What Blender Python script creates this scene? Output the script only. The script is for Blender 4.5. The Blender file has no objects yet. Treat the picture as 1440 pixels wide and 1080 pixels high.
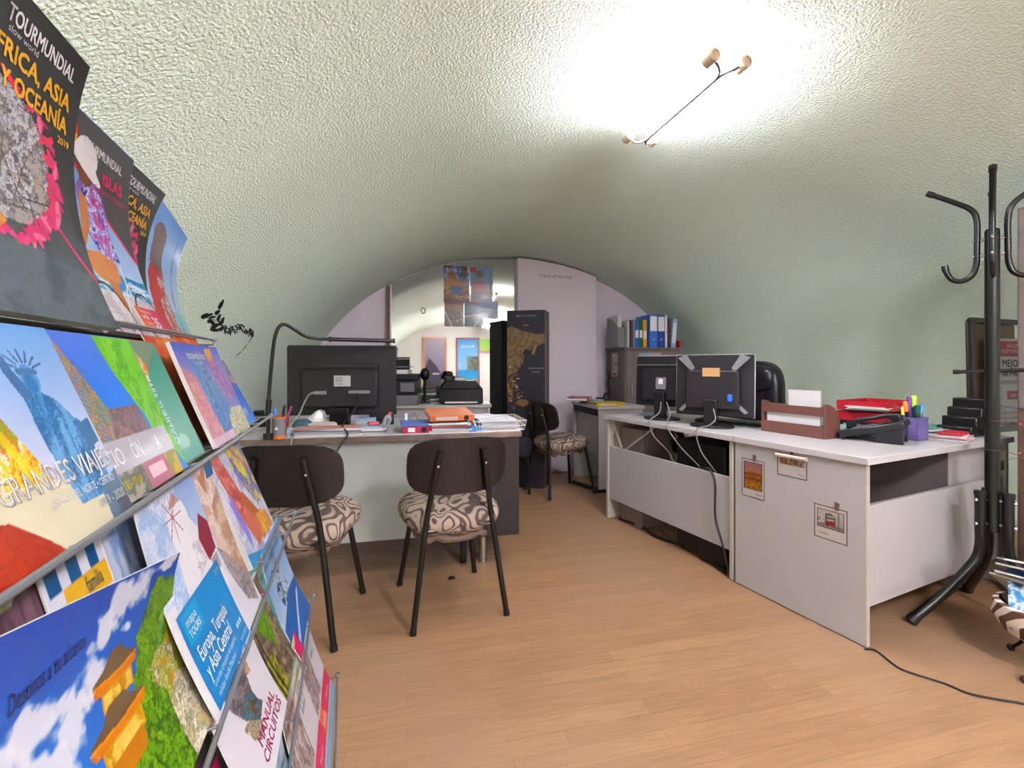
import bpy, math, random
import numpy as np
from mathutils import Vector, Matrix

random.seed(7)
EXPO = 2.2
SC = bpy.context.scene
COL = SC.collection
PI = math.pi
R = math.radians

# ------------------------------------------------------------------ colour
def lin(c):
    if isinstance(c, str):
        c = c.lstrip('#')
        c = tuple(int(c[i:i + 2], 16) / 255 for i in (0, 2, 4))
    return tuple(((v / 12.92) if v <= .04045 else ((v + .055) / 1.055) ** 2.4) for v in c[:3])

def srgb(c):
    if isinstance(c, str):
        c = c.lstrip('#')
        return np.array([int(c[i:i + 2], 16) / 255 for i in (0, 2, 4)])
    return np.array(c[:3], float)

_mats = {}
def mat(name, col, rough=.5, metal=0., var=.06, scale=9., bump=0., bscale=60., coat=0., trans=0., emis=0., stretch=None, alpha=1.):
    if name in _mats:
        return _mats[name]
    m = bpy.data.materials.new(name); m.use_nodes = True
    nt = m.node_tree; b = nt.nodes['Principled BSDF']
    c = lin(col)
    if max(c) < .06 and trans == 0: c = tuple(v * .42 for v in c)
    b.inputs['Roughness'].default_value = rough
    b.inputs['Metallic'].default_value = metal
    b.inputs['Coat Weight'].default_value = coat
    b.inputs['Coat Roughness'].default_value = .12
    b.inputs['Transmission Weight'].default_value = trans
    b.inputs['Alpha'].default_value = alpha
    tc = nt.nodes.new('ShaderNodeTexCoord')
    mp = nt.nodes.new('ShaderNodeMapping')
    nt.links.new(tc.outputs['Object'], mp.inputs[0])
    if stretch: mp.inputs['Scale'].default_value = stretch
    if var > 0:
        n = nt.nodes.new('ShaderNodeTexNoise'); n.inputs['Scale'].default_value = scale
        n.inputs['Detail'].default_value = 4
        nt.links.new(mp.outputs[0], n.inputs['Vector'])
        mx = nt.nodes.new('ShaderNodeMix'); mx.data_type = 'RGBA'
        mx.inputs['A'].default_value = tuple(max(0, v * (1 - var * 2)) for v in c) + (1,)
        mx.inputs['B'].default_value = tuple(min(1, v * (1 + var * 2)) for v in c) + (1,)
        nt.links.new(n.outputs['Fac'], mx.inputs['Factor'])
        nt.links.new(mx.outputs['Result'], b.inputs['Base Color'])
    else:
        b.inputs['Base Color'].default_value = c + (1,)
    if bump > 0:
        n2 = nt.nodes.new('ShaderNodeTexNoise'); n2.inputs['Scale'].default_value = bscale
        n2.inputs['Detail'].default_value = 3
        nt.links.new(mp.outputs[0], n2.inputs['Vector'])
        bp = nt.nodes.new('ShaderNodeBump'); bp.inputs['Strength'].default_value = bump
        bp.inputs['Distance'].default_value = .01
        nt.links.new(n2.outputs['Fac'], bp.inputs['Height'])
        nt.links.new(bp.outputs[0], b.inputs['Normal'])
    if emis > 0:
        b.inputs['Emission Color'].default_value = c + (1,)
        b.inputs['Emission Strength'].default_value = emis
    _mats[name] = m
    return m

def print_mat(name, rough=.34, coat=.22):
    if name in _mats: return _mats[name]
    m = bpy.data.materials.new(name); m.use_nodes = True
    nt = m.node_tree; b = nt.nodes['Principled BSDF']
    a = nt.nodes.new('ShaderNodeAttribute'); a.attribute_name = 'Col'
    mu = nt.nodes.new('ShaderNodeHueSaturation'); mu.inputs['Saturation'].default_value = 1.18; mu.inputs['Value'].default_value = .56
    nt.links.new(a.outputs['Color'], mu.inputs['Color']); nt.links.new(mu.outputs['Color'], b.inputs['Base Color'])
    b.inputs['Roughness'].default_value = rough
    b.inputs['Coat Weight'].default_value = coat
    b.inputs['Coat Roughness'].default_value = .1
    n = nt.nodes.new('ShaderNodeTexNoise'); n.inputs['Scale'].default_value = 14
    bp = nt.nodes.new('ShaderNodeBump'); bp.inputs['Strength'].default_value = .08; bp.inputs['Distance'].default_value = .01
    tc = nt.nodes.new('ShaderNodeTexCoord')
    nt.links.new(tc.outputs['Object'], n.inputs['Vector'])
    nt.links.new(n.outputs['Fac'], bp.inputs['Height']); nt.links.new(bp.outputs[0], b.inputs['Normal'])
    _mats[name] = m
    return m

# ------------------------------------------------------------------ things
def tag(o, label=None, cat=None, group=None, kind=None):
    if label: o['label'] = label
    if cat: o['category'] = cat
    if group: o['group'] = group
    if kind: o['kind'] = kind
    return o

def thing(name, label, cat, loc=(0, 0, 0), rz=0., group=None, rx=0., ry=0.):
    o = bpy.data.objects.new(name, None); COL.objects.link(o)
    o.location = loc; o.rotation_euler = (rx, ry, rz); o.empty_display_size = .05
    return tag(o, label, cat, group)

def copy_tree(o, parent=None):
    c = o.copy(); COL.objects.link(c); c.parent = parent
    for ch in list(o.children): copy_tree(ch, c)
    return c

def cr(pts, n=8):
    """smooth polyline through pts"""
    P = [Vector(p) for p in pts]; out = []
    Q = [P[0] * 2 - P[1]] + P + [P[-1] * 2 - P[-2]]
    for i in range(len(P) - 1):
        a, b, c, d = Q[i:i + 4]
        for k in range(n):
            t = k / n
            out.append(.5 * ((2 * b) + (c - a) * t + (2 * a - 5 * b + 4 * c - d) * t * t + (3 * b - a - 3 * c + d) * t ** 3))
    out.append(P[-1]); return out

class MB:
    def __init__(s): s.v = []; s.f = []; s.mi = []; s.cur = 0
    def add(s, vs, fs, M=None):
        b = len(s.v)
        s.v += [tuple(M @ Vector(p)) if M is not None else tuple(p) for p in vs]
        s.f += [tuple(b + i for i in f) for f in fs]; s.mi += [s.cur] * len(fs)
        return s
    def box(s, x0, x1, y0, y1, z0, z1, M=None):
        vs = [(x, y, z) for z in (z0, z1) for y in (y0, y1) for x in (x0, x1)]
        return s.add(vs, [(0, 2, 3, 1), (4, 5, 7, 6), (0, 1, 5, 4), (2, 6, 7, 3), (0, 4, 6, 2), (1, 3, 7, 5)], M)
    def prism(s, out, z0, z1, M=None):
        n = len(out)
        a = sum(out[i][0] * out[(i + 1) % n][1] - out[(i + 1) % n][0] * out[i][1] for i in range(n))
        if a < 0: out = list(reversed(out))
        vs = [(x, y, z0) for x, y in out] + [(x, y, z1) for x, y in out]
        fs = [tuple(reversed(range(n))), tuple(range(n, 2 * n))] + [(i, (i + 1) % n, n + (i + 1) % n, n + i) for i in range(n)]
        return s.add(vs, fs, M)
    def tube(s, pts, r, n=8, M=None):
        P = [Vector(p) for p in pts]; rs = r if isinstance(r, (list, tuple)) else [r] * len(P)
        t0 = (P[1] - P[0]).normalized()
        up = Vector((0, 0, 1)) if abs(t0.z) < .9 else Vector((1, 0, 0))
        nrm = t0.cross(up).normalized(); vs = []; fs = []
        for i, p in enumerate(P):
            t = (P[min(i + 1, len(P) - 1)] - P[max(i - 1, 0)]).normalized()
            nrm = (nrm - t * nrm.dot(t)).normalized(); bn = t.cross(nrm)
            for k in range(n):
                a = 2 * PI * k / n
                vs.append(p + (nrm * math.cos(a) + bn * math.sin(a)) * rs[i])
            if i:
                for k in range(n):
                    fs.append(((i - 1) * n + k, (i - 1) * n + (k + 1) % n, i * n + (k + 1) % n, i * n + k))
        fs.append(tuple(reversed(range(n)))); e = (len(P) - 1) * n; fs.append(tuple(range(e, e + n)))
        return s.add(vs, fs, M)
    def cyl(s, p0, p1, r, r2=None, n=16, M=None):
        return s.tube([p0, p1], [r, r if r2 is None else r2], n, M)
    def lathe(s, prof, n=24, M=None):
        vs = []; fs = []
        for i, (r, z) in enumerate(prof):
            for k in range(n):
                a = 2 * PI * k / n; vs.append((r * math.cos(a), r * math.sin(a), z))
            if i:
                for k in range(n):
                    fs.append(((i - 1) * n + k, (i - 1) * n + (k + 1) % n, i * n + (k + 1) % n, i * n + k))
        fs.append(tuple(reversed(range(n)))); e = (len(prof) - 1) * n; fs.append(tuple(range(e, e + n)))
        return s.add(vs, fs, M)
    def sph(s, c, rx, ry=None, rz=None, n=14, M=None, p=1.):
        ry = ry or rx; rz = rz or rx; vs = []; fs = []; m = n // 2
        sg = lambda v: math.copysign(abs(v) ** p, v)
        for i in range(m + 1):
            th = -PI / 2 + PI * i / m
            for k in range(n):
                a = 2 * PI * k / n
                vs.append((c[0] + rx * sg(math.cos(th)) * sg(math.cos(a)), c[1] + ry * sg(math.cos(th)) * sg(math.sin(a)), c[2] + rz * sg(math.sin(th))))
            if i:
                for k in range(n):
                    fs.append(((i - 1) * n + k, (i - 1) * n + (k + 1) % n, i * n + (k + 1) % n, i * n + k))
        return s.add(vs, fs, M)
    def build(s, name, m, parent=None, bevel=0., loc=None, rz=0., seg=2, angle=40):
        me = bpy.data.meshes.new(name)
        me.from_pydata(s.v, [], s.f)
        ms = m if isinstance(m, (list, tuple)) else [m]
        for q in ms: me.materials.append(q)
        if len(ms) > 1: me.polygons.foreach_set('material_index', s.mi)
        me.polygons.foreach_set('use_smooth', [True] * len(me.polygons))
        me.validate(); me.update()
        me.set_sharp_from_angle(angle=R(angle))
        o = bpy.data.objects.new(name, me); COL.objects.link(o); o.parent = parent
        if loc is not None: o.location = loc
        o.rotation_euler.z = rz
        if bevel > 0:
            b = o.modifiers.new('b', 'BEVEL'); b.width = bevel; b.segments = seg; b.limit_method = 'ANGLE'; b.angle_limit = R(50)
            b.harden_normals = False
        return o

def rrect(w, h, r, n=5, cx=0, cy=0):
    out = []
    for (sx, sy, a0) in ((1, 1, 0), (-1, 1, 90), (-1, -1, 180), (1, -1, 270)):
        for k in range(n + 1):
            a = R(a0 + 90 * k / n)
            out.append((cx + sx * (w / 2 - r) + r * math.cos(a), cy + sy * (h / 2 - r) + r * math.sin(a)))
    return out

def rot(rz=0, rx=0, ry=0, t=(0, 0, 0)):
    return Matrix.Translation(t) @ Matrix.Rotation(rz, 4, 'Z') @ Matrix.Rotation(rx, 4, 'X') @ Matrix.Rotation(ry, 4, 'Y')

# ------------------------------------------------------------------ printed pictures
def vnoise(X, Y, seed):
    rng = np.random.RandomState(seed); N = 64
    g = rng.rand(N, N)
    xi = np.floor(X).astype(int); yi = np.floor(Y).astype(int)
    fx = X - xi; fy = Y - yi
    fx = fx * fx * (3 - 2 * fx); fy = fy * fy * (3 - 2 * fy)
    a = g[yi % N, xi % N]; b = g[yi % N, (xi + 1) % N]; c = g[(yi + 1) % N, xi % N]; d = g[(yi + 1) % N, (xi + 1) % N]
    return (a * (1 - fx) + b * fx) * (1 - fy) + (c * (1 - fx) + d * fx) * fy

class Art:
    """picture on a sheet: x 0..1, y 0..asp, colours per grid point"""
    def __init__(s, asp=1.4, nx=60, bg='#ffffff'):
        s.asp = asp; s.nx = nx; s.ny = max(2, int(round(nx * asp)))
        s.x = np.linspace(0, 1, s.nx + 1); s.y = np.linspace(0, asp, s.ny + 1)
        s.X, s.Y = np.meshgrid(s.x, s.y)
        s.C = np.zeros(s.X.shape + (3,)); s.C[:] = srgb(bg); s.T = []
    def fbm(s, k=6, seed=0, o=4, sx=1., sy=1., rot=0.):
        X = s.X * math.cos(rot) + s.Y * math.sin(rot); Y = -s.X * math.sin(rot) + s.Y * math.cos(rot)
        r = 0; a = .5; t = 0
        for i in range(o):
            r = r + a * vnoise(X * k * sx * 2 ** i + 31, Y * k * sy * 2 ** i + 17, seed + i); t += a; a *= .55
        r = r / t
        return np.clip((r - .2) / .6, 0, 1)
    def put(s, m, c, al=1.):
        c = srgb(c); m = m.astype(float)[..., None] * al
        s.C = s.C * (1 - m) + c * m; return s
    def mrect(s, x0, y0, x1, y1): return (s.X >= x0) & (s.X <= x1) & (s.Y >= y0) & (s.Y <= y1)
    def mell(s, cx, cy, rx, ry, rot=0.):
        dx = s.X - cx; dy = s.Y - cy
        u = dx * math.cos(rot) + dy * math.sin(rot); v = -dx * math.sin(rot) + dy * math.cos(rot)
        return (u / rx) ** 2 + (v / ry) ** 2 <= 1
    def mpoly(s, P):
        m = np.zeros(s.X.shape, bool); n = len(P)
        for i in range(n):
            (x0, y0), (x1, y1) = P[i], P[(i + 1) % n]
            if y0 == y1: continue
            c = ((s.Y < y0) != (s.Y < y1)) & (s.X < (x1 - x0) * (s.Y - y0) / (y1 - y0) + x0)
            m ^= c
        return m
    def mline(s, P, w):
        m = np.zeros(s.X.shape, bool)
        for (x0, y0), (x1, y1) in zip(P[:-1], P[1:]):
            dx, dy = x1 - x0, y1 - y0; L = dx * dx + dy * dy + 1e-9
            t = np.clip(((s.X - x0) * dx + (s.Y - y0) * dy) / L, 0, 1)
            m |= (s.X - x0 - t * dx) ** 2 + (s.Y - y0 - t * dy) ** 2 <= (w / 2) ** 2
        return m
    def rect(s, x0, y0, x1, y1, c, al=1.): return s.put(s.mrect(x0, y0, x1, y1), c, al)
    def ell(s, cx, cy, rx, ry, c, rot=0., al=1.): return s.put(s.mell(cx, cy, rx, ry, rot), c, al)
    def poly(s, P, c, al=1.): return s.put(s.mpoly(P), c, al)
    def line(s, P, w, c, al=1.): return s.put(s.mline(P, w), c, al)
    def grad(s, y0, y1, c0, c1, m=None):
        t = np.clip((s.Y - y0) / (y1 - y0), 0, 1)[..., None]
        g = srgb(c0) * (1 - t) + srgb(c1) * t
        k = s.mrect(-1, min(y0, y1), 2, max(y0, y1)) if m is None else m
        s.C[k] = g[k]; return s
    def tex(s, m, pal, k=8, seed=0, o=4, sx=1., sy=1., rot=0.):
        f = s.fbm(k * 1.7, seed, o + 1, sx, sy, rot); f = np.clip(f + (vnoise(s.X * s.nx * .9, s.Y * s.nx * .9, seed + 77) - .5) * (.32 if s.nx >= 110 else .12), 0, 1) * (len(pal) - 1e-3)
        i = np.clip(np.floor(f).astype(int), 0, len(pal) - 1); P = np.array([srgb(c) for c in pal])
        j = np.clip(i + 1, 0, len(pal) - 1); w = (f - i)[..., None]
        w = np.clip((w - .5) * 1.5 + .5, 0, 1)
        g = P[i] * (1 - w) + P[j] * w
        s.C[m] = g[m]; return s
    def text(s, t, x, y, size, c='#ffffff', ang=0., bold=0., al=0., sx=1., shear=0., w=None):
        if w: sx = w / (size * max(1e-3, glyphs(t, 0.)[0][:, 0].max()))
        k = bold * size * 1.2
        for dx, dy in (((0, 0),) if not bold else ((-k, -k), (k, -k), (-k, k), (k, k), (0, 0))):
            s.T.append((t, x + dx, y + dy, size, c, ang, 0., al, sx, shear))
        return s

_gl = {}
def glyphs(t, bold):
    k = (t, bold)
    if k not in _gl:
        cu = bpy.data.curves.new('t', 'FONT'); cu.body = t; cu.size = 1; cu.offset = bold; cu.resolution_u = 2
        o = bpy.data.objects.new('t', cu); COL.objects.link(o)
        dg = bpy.context.evaluated_depsgraph_get()
        me = bpy.data.meshes.new_from_object(o.evaluated_get(dg))
        V = np.array([v.co[:2] for v in me.vertices]) if len(me.vertices) else np.zeros((0, 2))
        F = [tuple(p.vertices) for p in me.polygons]
        bpy.data.objects.remove(o); bpy.data.meshes.remove(me); bpy.data.curves.remove(cu)
        _gl[k] = (V, F)
    return _gl[k]

def sheet(name, art, surf, m=None, th=.002, parent=None, loc=None, back='#e9e6e2', edge='#efece8', lift=.0006):
    """thin printed sheet: front follows surf(a, b), with its own thickness, edges and back"""
    A, B = np.meshgrid(art.x, art.y / art.asp)
    P = surf(A, B)
    e = 1e-3
    def nrm(a, b):
        n = np.cross(surf(a + e, b) - surf(a - e, b), surf(a, b + e) - surf(a, b - e))
        return n / (np.linalg.norm(n, axis=-1, keepdims=True) + 1e-12)
    N = nrm(A, B)
    nx, ny = art.nx + 1, art.ny + 1
    vs = [P.reshape(-1, 3)]; cs = [np.array([lin(c) for c in np.clip(art.C, 0, 1).reshape(-1, 3)])]
    idx = np.arange(nx * ny).reshape(ny, nx)
    q = np.stack([idx[:-1, :-1], idx[:-1, 1:], idx[1:, 1:], idx[1:, :-1]], -1).reshape(-1, 4)
    faces = q.tolist(); base = nx * ny
    O = P - N * th
    loop = np.concatenate([idx[0, :], idx[1:, -1], idx[-1, -2::-1], idx[-2:0:-1, 0]])
    n = len(loop)
    f0 = P.reshape(-1, 3)[loop]; b0 = O.reshape(-1, 3)[loop]
    vs += [f0, b0]; cs += [np.tile(lin(edge), (2 * n, 1))]
    for i in range(n):
        j = (i + 1) % n
        faces.append((base + j, base + i, base + n + i, base + n + j))
    base += 2 * n
    ca = np.linspace(0, 1, 9); cb = np.linspace(0, 1, 13); CA, CB = np.meshgrid(ca, cb)
    K = surf(CA, CB) - nrm(CA, CB) * th
    vs.append(K.reshape(-1, 3)); cs.append(np.tile(lin(back), (9 * 13, 1)))
    for i in range(12):
        for j in range(8):
            k = base + i * 9 + j; faces.append((k, k + 9, k + 10, k + 1))
    base += 9 * 13
    for (t, x, y, size, c, ang, bold, al, sx, sh) in art.T:
        V, F = glyphs(t, bold)
        if not len(V): continue
        W = V.copy(); w = W[:, 0].max()
        W[:, 0] -= al * w
        W[:, 0] += W[:, 1] * sh
        W[:, 0] *= sx; W = W * size
        ca_, sa_ = math.cos(ang), math.sin(ang)
        X = x + W[:, 0] * ca_ - W[:, 1] * sa_; Y = y + W[:, 0] * sa_ + W[:, 1] * ca_
        a = X; b = Y / art.asp
        vs.append(surf(a, b) + nrm(a, b) * lift); cs.append(np.tile(lin(c), (len(W), 1)))
        faces += [tuple(base + i for i in f) for f in F]; base += len(W)
    V = np.concatenate(vs); Cc = np.concatenate(cs)
    me = bpy.data.meshes.new(name); me.from_pydata(V.tolist(), [], faces)
    at = me.color_attributes.new('Col', 'FLOAT_COLOR', 'POINT')
    at.data.foreach_set('color', np.concatenate([Cc, np.ones((len(Cc), 1))], 1).astype(np.float32).ravel())
    me.polygons.foreach_set('use_smooth', [True] * len(me.polygons))
    me.materials.append(m or print_mat('glossy_print')); me.update()
    o = bpy.data.objects.new(name, me); COL.objects.link(o); o.parent = parent
    if loc is not None: o.location = loc
    return o

def flat(w, h, axis='xz', o=(0, 0, 0)):
    """flat sheet surface, origin at lower left corner; 'xz' faces -y, 'xy' faces +z, 'yz' faces -x (runs toward -y)"""
    def f(a, b):
        a = np.asarray(a, float); b = np.asarray(b, float); z = np.zeros_like(a)
        if axis == 'xz': return np.stack([o[0] + a * w, o[1] + z, o[2] + b * h], -1)
        if axis == 'xy': return np.stack([o[0] + a * w, o[1] + b * h, o[2] + z], -1)
        return np.stack([o[0] + z, o[1] - a * w, o[2] + b * h], -1)
    return f

# ------------------------------------------------------------------ the room's frame
F_PX = 640.; CX = 720.; HY = 513.; CAMZ = 1.10
TH = R(13)
U = Vector((-math.sin(TH), math.cos(TH), 0)); V_ = Vector((math.cos(TH), math.sin(TH), 0))
def rm(s, t, z=0.): return V_ * s + U * t + Vector((0, 0, z))
def G(px, py, z=0.):
    d = (CAMZ - z) * F_PX / (py - HY); return Vector(((px - CX) / F_PX * d, d, z))
def D(px, py, d): return Vector(((px - CX) / F_PX * d, d, CAMZ - (py - HY) / F_PX * d))
T_END = 4.62; T_BACK = -3.6; SCN = 1.0

def smooth(x): x = min(1, max(0, x)); return x * x * (3 - 2 * x)
def prof(t, phi):
    """vault section: phi 0 (right springing) .. pi (left springing) -> (s, z)"""
    w = smooth((t - 2.3) / 1.75)
    if phi <= PI / 2: a, zb = 3.05 + (2.18 - 3.05) * w, .9 + (.58 - .9) * w
    else: a, zb = 2.15 + (2.03 - 2.15) * w, .85 + (.5 - .85) * w
    zc = 2.37 + (2.2 - 2.37) * w
    return SCN + a * math.cos(phi), zb + (zc - zb) * math.sin(phi)
def vault_z(s, t):
    lo = prof(t, PI / 2)
    w = smooth((t - 2.3) / 1.75)
    if s >= SCN: a, zb = 3.05 + (2.18 - 3.05) * w, .9 + (.58 - .9) * w
    else: a, zb = 2.15 + (2.03 - 2.15) * w, .85 + (.5 - .85) * w
    zc = 2.37 + (2.2 - 2.37) * w
    k = 1 - ((s - SCN) / a) ** 2
    return -1 if k < 0 else zb + (zc - zb) * math.sqrt(k)
def hit_vault(px, py):
    r = Vector(((px - CX) / F_PX, 1, -(py - HY) / F_PX)); d = .5
    while d < 8:
        p = r * d; s = p.dot(V_); t = p.dot(U)
        if CAMZ + p.z > vault_z(s, t): break
        d += .004
    return Vector((p.x, p.y, CAMZ + p.z)), r.normalized()
# ================================================================== setting
def stucco(name, col, big, strength=.6):
    m = bpy.data.materials.new(name); m.use_nodes = True; nt = m.node_tree; b = nt.nodes['Principled BSDF']
    b.inputs['Roughness'].default_value = .75
    tc = nt.nodes.new('ShaderNodeTexCoord')
    n0 = nt.nodes.new('ShaderNodeTexNoise'); n0.inputs['Scale'].default_value = 1.3; n0.inputs['Detail'].default_value = 5
    nt.links.new(tc.outputs['Object'], n0.inputs['Vector'])
    mx = nt.nodes.new('ShaderNodeMix'); mx.data_type = 'RGBA'
    c = lin(col)
    mx.inputs['A'].default_value = tuple(v * .95 for v in c) + (1,); mx.inputs['B'].default_value = tuple(min(1, v * 1.05) for v in c) + (1,)
    nt.links.new(n0.outputs['Fac'], mx.inputs['Factor']); nt.links.new(mx.outputs['Result'], b.inputs['Base Color'])
    n1 = nt.nodes.new('ShaderNodeTexNoise'); n1.inputs['Scale'].default_value = big; n1.inputs['Detail'].default_value = 2.5
    n1.inputs['Roughness'].default_value = .45
    nt.links.new(tc.outputs['Object'], n1.inputs['Vector'])
    rp = nt.nodes.new('ShaderNodeMapRange'); rp.inputs['From Min'].default_value = .36; rp.inputs['From Max'].default_value = .66
    nt.links.new(n1.outputs['Fac'], rp.inputs['Value'])
    bp = nt.nodes.new('ShaderNodeBump'); bp.inputs['Strength'].default_value = strength; bp.inputs['Distance'].default_value = .007
    nt.links.new(rp.outputs[0], bp.inputs['Height']); nt.links.new(bp.outputs[0], b.inputs['Normal'])
    return m
STUC = stucco('green_stucco', '#deeddd', 105)

def vault_part(name, phis, floor_side=0):
    ts = [T_BACK - .02 + i * .06 for i in range(int((T_END + .06 - T_BACK) / .06) + 2)]
    vs = []; fs = []; n = 0
    for i, t in enumerate(ts):
        row = [prof(t, p) for p in phis]
        if floor_side > 0: row = [(row[0][0], 0.), (row[0][0], .4)] + row
        if floor_side < 0: row = row + [(row[-1][0], .4), (row[-1][0], 0.)]
        n = len(row)
        vs += [tuple(rm(s, t, z)) for s, z in row]
        if i:
            for k in range(n - 1): fs.append(((i - 1) * n + k, (i - 1) * n + k + 1, i * n + k + 1, i * n + k))
    mb = MB(); mb.add(vs, fs); o = mb.build(name, STUC, angle=80); tag(o, kind='structure'); return o
NPH = 90
PH = [PI * i / NPH for i in range(NPH + 1)]
vault_part('wall_right', PH[:21], 1); vault_part('ceiling', PH[20:71]); vault_part('wall_left', PH[70:], -1)

LILAC = mat('lilac_paint', '#e4d8e6', .7, var=.02, scale=2, bump=.1, bscale=30)
def slab(name, s0, s1, t0, t1, z0, z1, m):
    mb = MB(); mb.box(s0, s1, t0, t1, z0, z1, Matrix.Rotation(TH, 4, 'Z')); o = mb.build(name, m); tag(o, kind='structure'); return o
slab('wall_back', -2.5, 4.5, T_END, T_END + .12, 0, 2.6, LILAC)
slab('wall_front', -2.5, 4.5, T_BACK - .12, T_BACK, 0, 2.8, mat('cream_plaster', '#b9b6ae', .75, var=.03, scale=2))

# floor: oak strip laminate
def floor_mat():
    m = bpy.data.materials.new('oak_laminate'); m.use_nodes = True; nt = m.node_tree; b = nt.nodes['Principled BSDF']
    tc = nt.nodes.new('ShaderNodeTexCoord'); mp = nt.nodes.new('ShaderNodeMapping')
    mp.inputs['Rotation'].default_value = (0, 0, -TH)
    nt.links.new(tc.outputs['Object'], mp.inputs[0])
    br = nt.nodes.new('ShaderNodeTexBrick'); br.offset = .37; br.offset_frequency = 2; br.squash = 1
    br.inputs['Scale'].default_value = 1; br.inputs['Brick Width'].default_value = .46; br.inputs['Row Height'].default_value = .065
    br.inputs['Mortar Size'].default_value = .0006; br.inputs['Mortar Smooth'].default_value = .1; br.inputs['Bias'].default_value = 0
    br.inputs['Color1'].default_value = lin('#9c7655') + (1,); br.inputs['Color2'].default_value = lin('#906a4b') + (1,)
    br.inputs['Mortar'].default_value = lin('#704e32') + (1,)
    nt.links.new(mp.outputs[0], br.inputs['Vector'])
    mg = nt.nodes.new('ShaderNodeMapping'); mg.inputs['Scale'].default_value = (3.2, 42, 1)
    nt.links.new(mp.outputs[0], mg.inputs[0])
    n = nt.nodes.new('ShaderNodeTexNoise'); n.inputs['Scale'].default_value = 1.6; n.inputs['Detail'].default_value = 7; n.inputs['Distortion'].default_value = 1.4
    nt.links.new(mg.outputs[0], n.inputs['Vector'])
    rp = nt.nodes.new('ShaderNodeMapRange'); rp.inputs['From Min'].default_value = .3; rp.inputs['From Max'].default_value = .72
    rp.inputs['To Min'].default_value = .80; rp.inputs['To Max'].default_value = 1.14
    nt.links.new(n.outputs['Fac'], rp.inputs['Value'])
    mx = nt.nodes.new('ShaderNodeMix'); mx.data_type = 'RGBA'; mx.blend_type = 'MULTIPLY'; mx.inputs['Factor'].default_value = 1
    nt.links.new(br.outputs['Color'], mx.inputs['A']); nt.links.new(rp.outputs[0], mx.inputs['B'])
    # worn patches
    w = nt.nodes.new('ShaderNodeTexNoise'); w.inputs['Scale'].default_value = 1.1; w.inputs['Detail'].default_value = 5
    nt.links.new(mp.outputs[0], w.inputs['Vector'])
    rw = nt.nodes.new('ShaderNodeMapRange'); rw.inputs['From Min'].default_value = .42; rw.inputs['From Max'].default_value = .8
    nt.links.new(w.outputs['Fac'], rw.inputs['Value'])
    m2 = nt.nodes.new('ShaderNodeMix'); m2.data_type = 'RGBA'
    nt.links.new(rw.outputs[0], m2.inputs['Factor']); nt.links.new(mx.outputs['Result'], m2.inputs['A']); m2.inputs['B'].default_value = lin('#94755e') + (1,)
    nt.links.new(m2.outputs['Result'], b.inputs['Base Color'])
    b.inputs['Roughness'].default_value = .42
    bp = nt.nodes.new('ShaderNodeBump'); bp.inputs['Strength'].default_value = .12; bp.inputs['Distance'].default_value = .002
    nt.links.new(n.outputs['Fac'], bp.inputs['Height']); nt.links.new(bp.outputs[0], b.inputs['Normal'])
    return m
slab('floor', -2.6, 4.6, T_BACK - .1, T_END + .1, -.1, 0, floor_mat())

# ------------------------------------------------------------------ ceiling lamps
CHROME = mat('chrome', '#d8d8da', .18, 1., var=0)
STEEL = mat('brushed_steel', '#b9b9bb', .32, 1., var=.05, scale=20)
BLACK = mat('black_plastic', '#1c1a1e', .42, var=.1)
BLACKM = mat('black_enamel', '#141214', .34, var=.1, scale=20)
WHITEP = mat('white_plastic', '#e4e0e2', .4, var=.02)
GREYP = mat('grey_plastic', '#77757a', .45, var=.05)
TUBES = {k: mat('lit_tube_%d' % k, '#f8f2ff', .4, var=0, emis=k) for k in (36, 150, 180)}
SOCK = mat('beige_socket', '#d8bfa4', .5, var=.05)
def ceiling_lamp(label, loc, rz, e):
    t = thing('ceiling_lamp', label, 'ceiling lamp', loc, rz)
    L = .30
    rod = MB(); rod.tube([(0, -L + .05, -.03), (0, L - .05, -.03)], .0085, 10)
    for sy in (-1, 1):
        for sx in (-1, 1):
            rod.tube(cr([(0, sy * (L - .06), -.03), (sx * .012, sy * (L - .02), -.03), (sx * .04, sy * (L + .005), -.022), (sx * .066, sy * (L + .004), 0)], 6), .0055, 8)
    rod.cyl((0, 0, -.03), (0, 0, .10), .006); rod.cyl((0, 0, .085), (0, 0, .105), .035)
    rod.build('bracket', mat('grey_bracket', '#5e565c', .45, var=.05), t)
    for sx in (-1, 1):
        tb = MB(); tb.cyl((sx * .07, -L + .02, 0), (sx * .07, L - .02, 0), .015, n=18); tb.build('tube', TUBES[e], t)
        for sy in (-1, 1):
            s = MB(); s.lathe([(.014, 0), (.0245, .002), (.0245, .052), (.016, .056), (.016, .05), (.005, .05)], 20,
                              Matrix.Translation((sx * .07, sy * (L - .022), 0)) @ Matrix.Rotation(-sy * PI / 2, 4, 'X'))
            s.build('socket', SOCK, t)
    return t
ceiling_lamp('two tube fluorescent lamp glowing on the vaulted ceiling', (.735, 2.02, 2.25), R(15), 36)
ceiling_lamp('added two tube fill lamp on the ceiling behind the camera', tuple(rm(1.3, -.6, 2.25)), R(13), 150)  # unseen lamp, added to brighten the near part of the room
ceiling_lamp('added two tube fill lamp on the ceiling near the front wall', tuple(rm(1.6, -2.2, 2.2)), R(13), 180)  # unseen lamp, added for brightness; also gives the glare in the mirror
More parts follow.
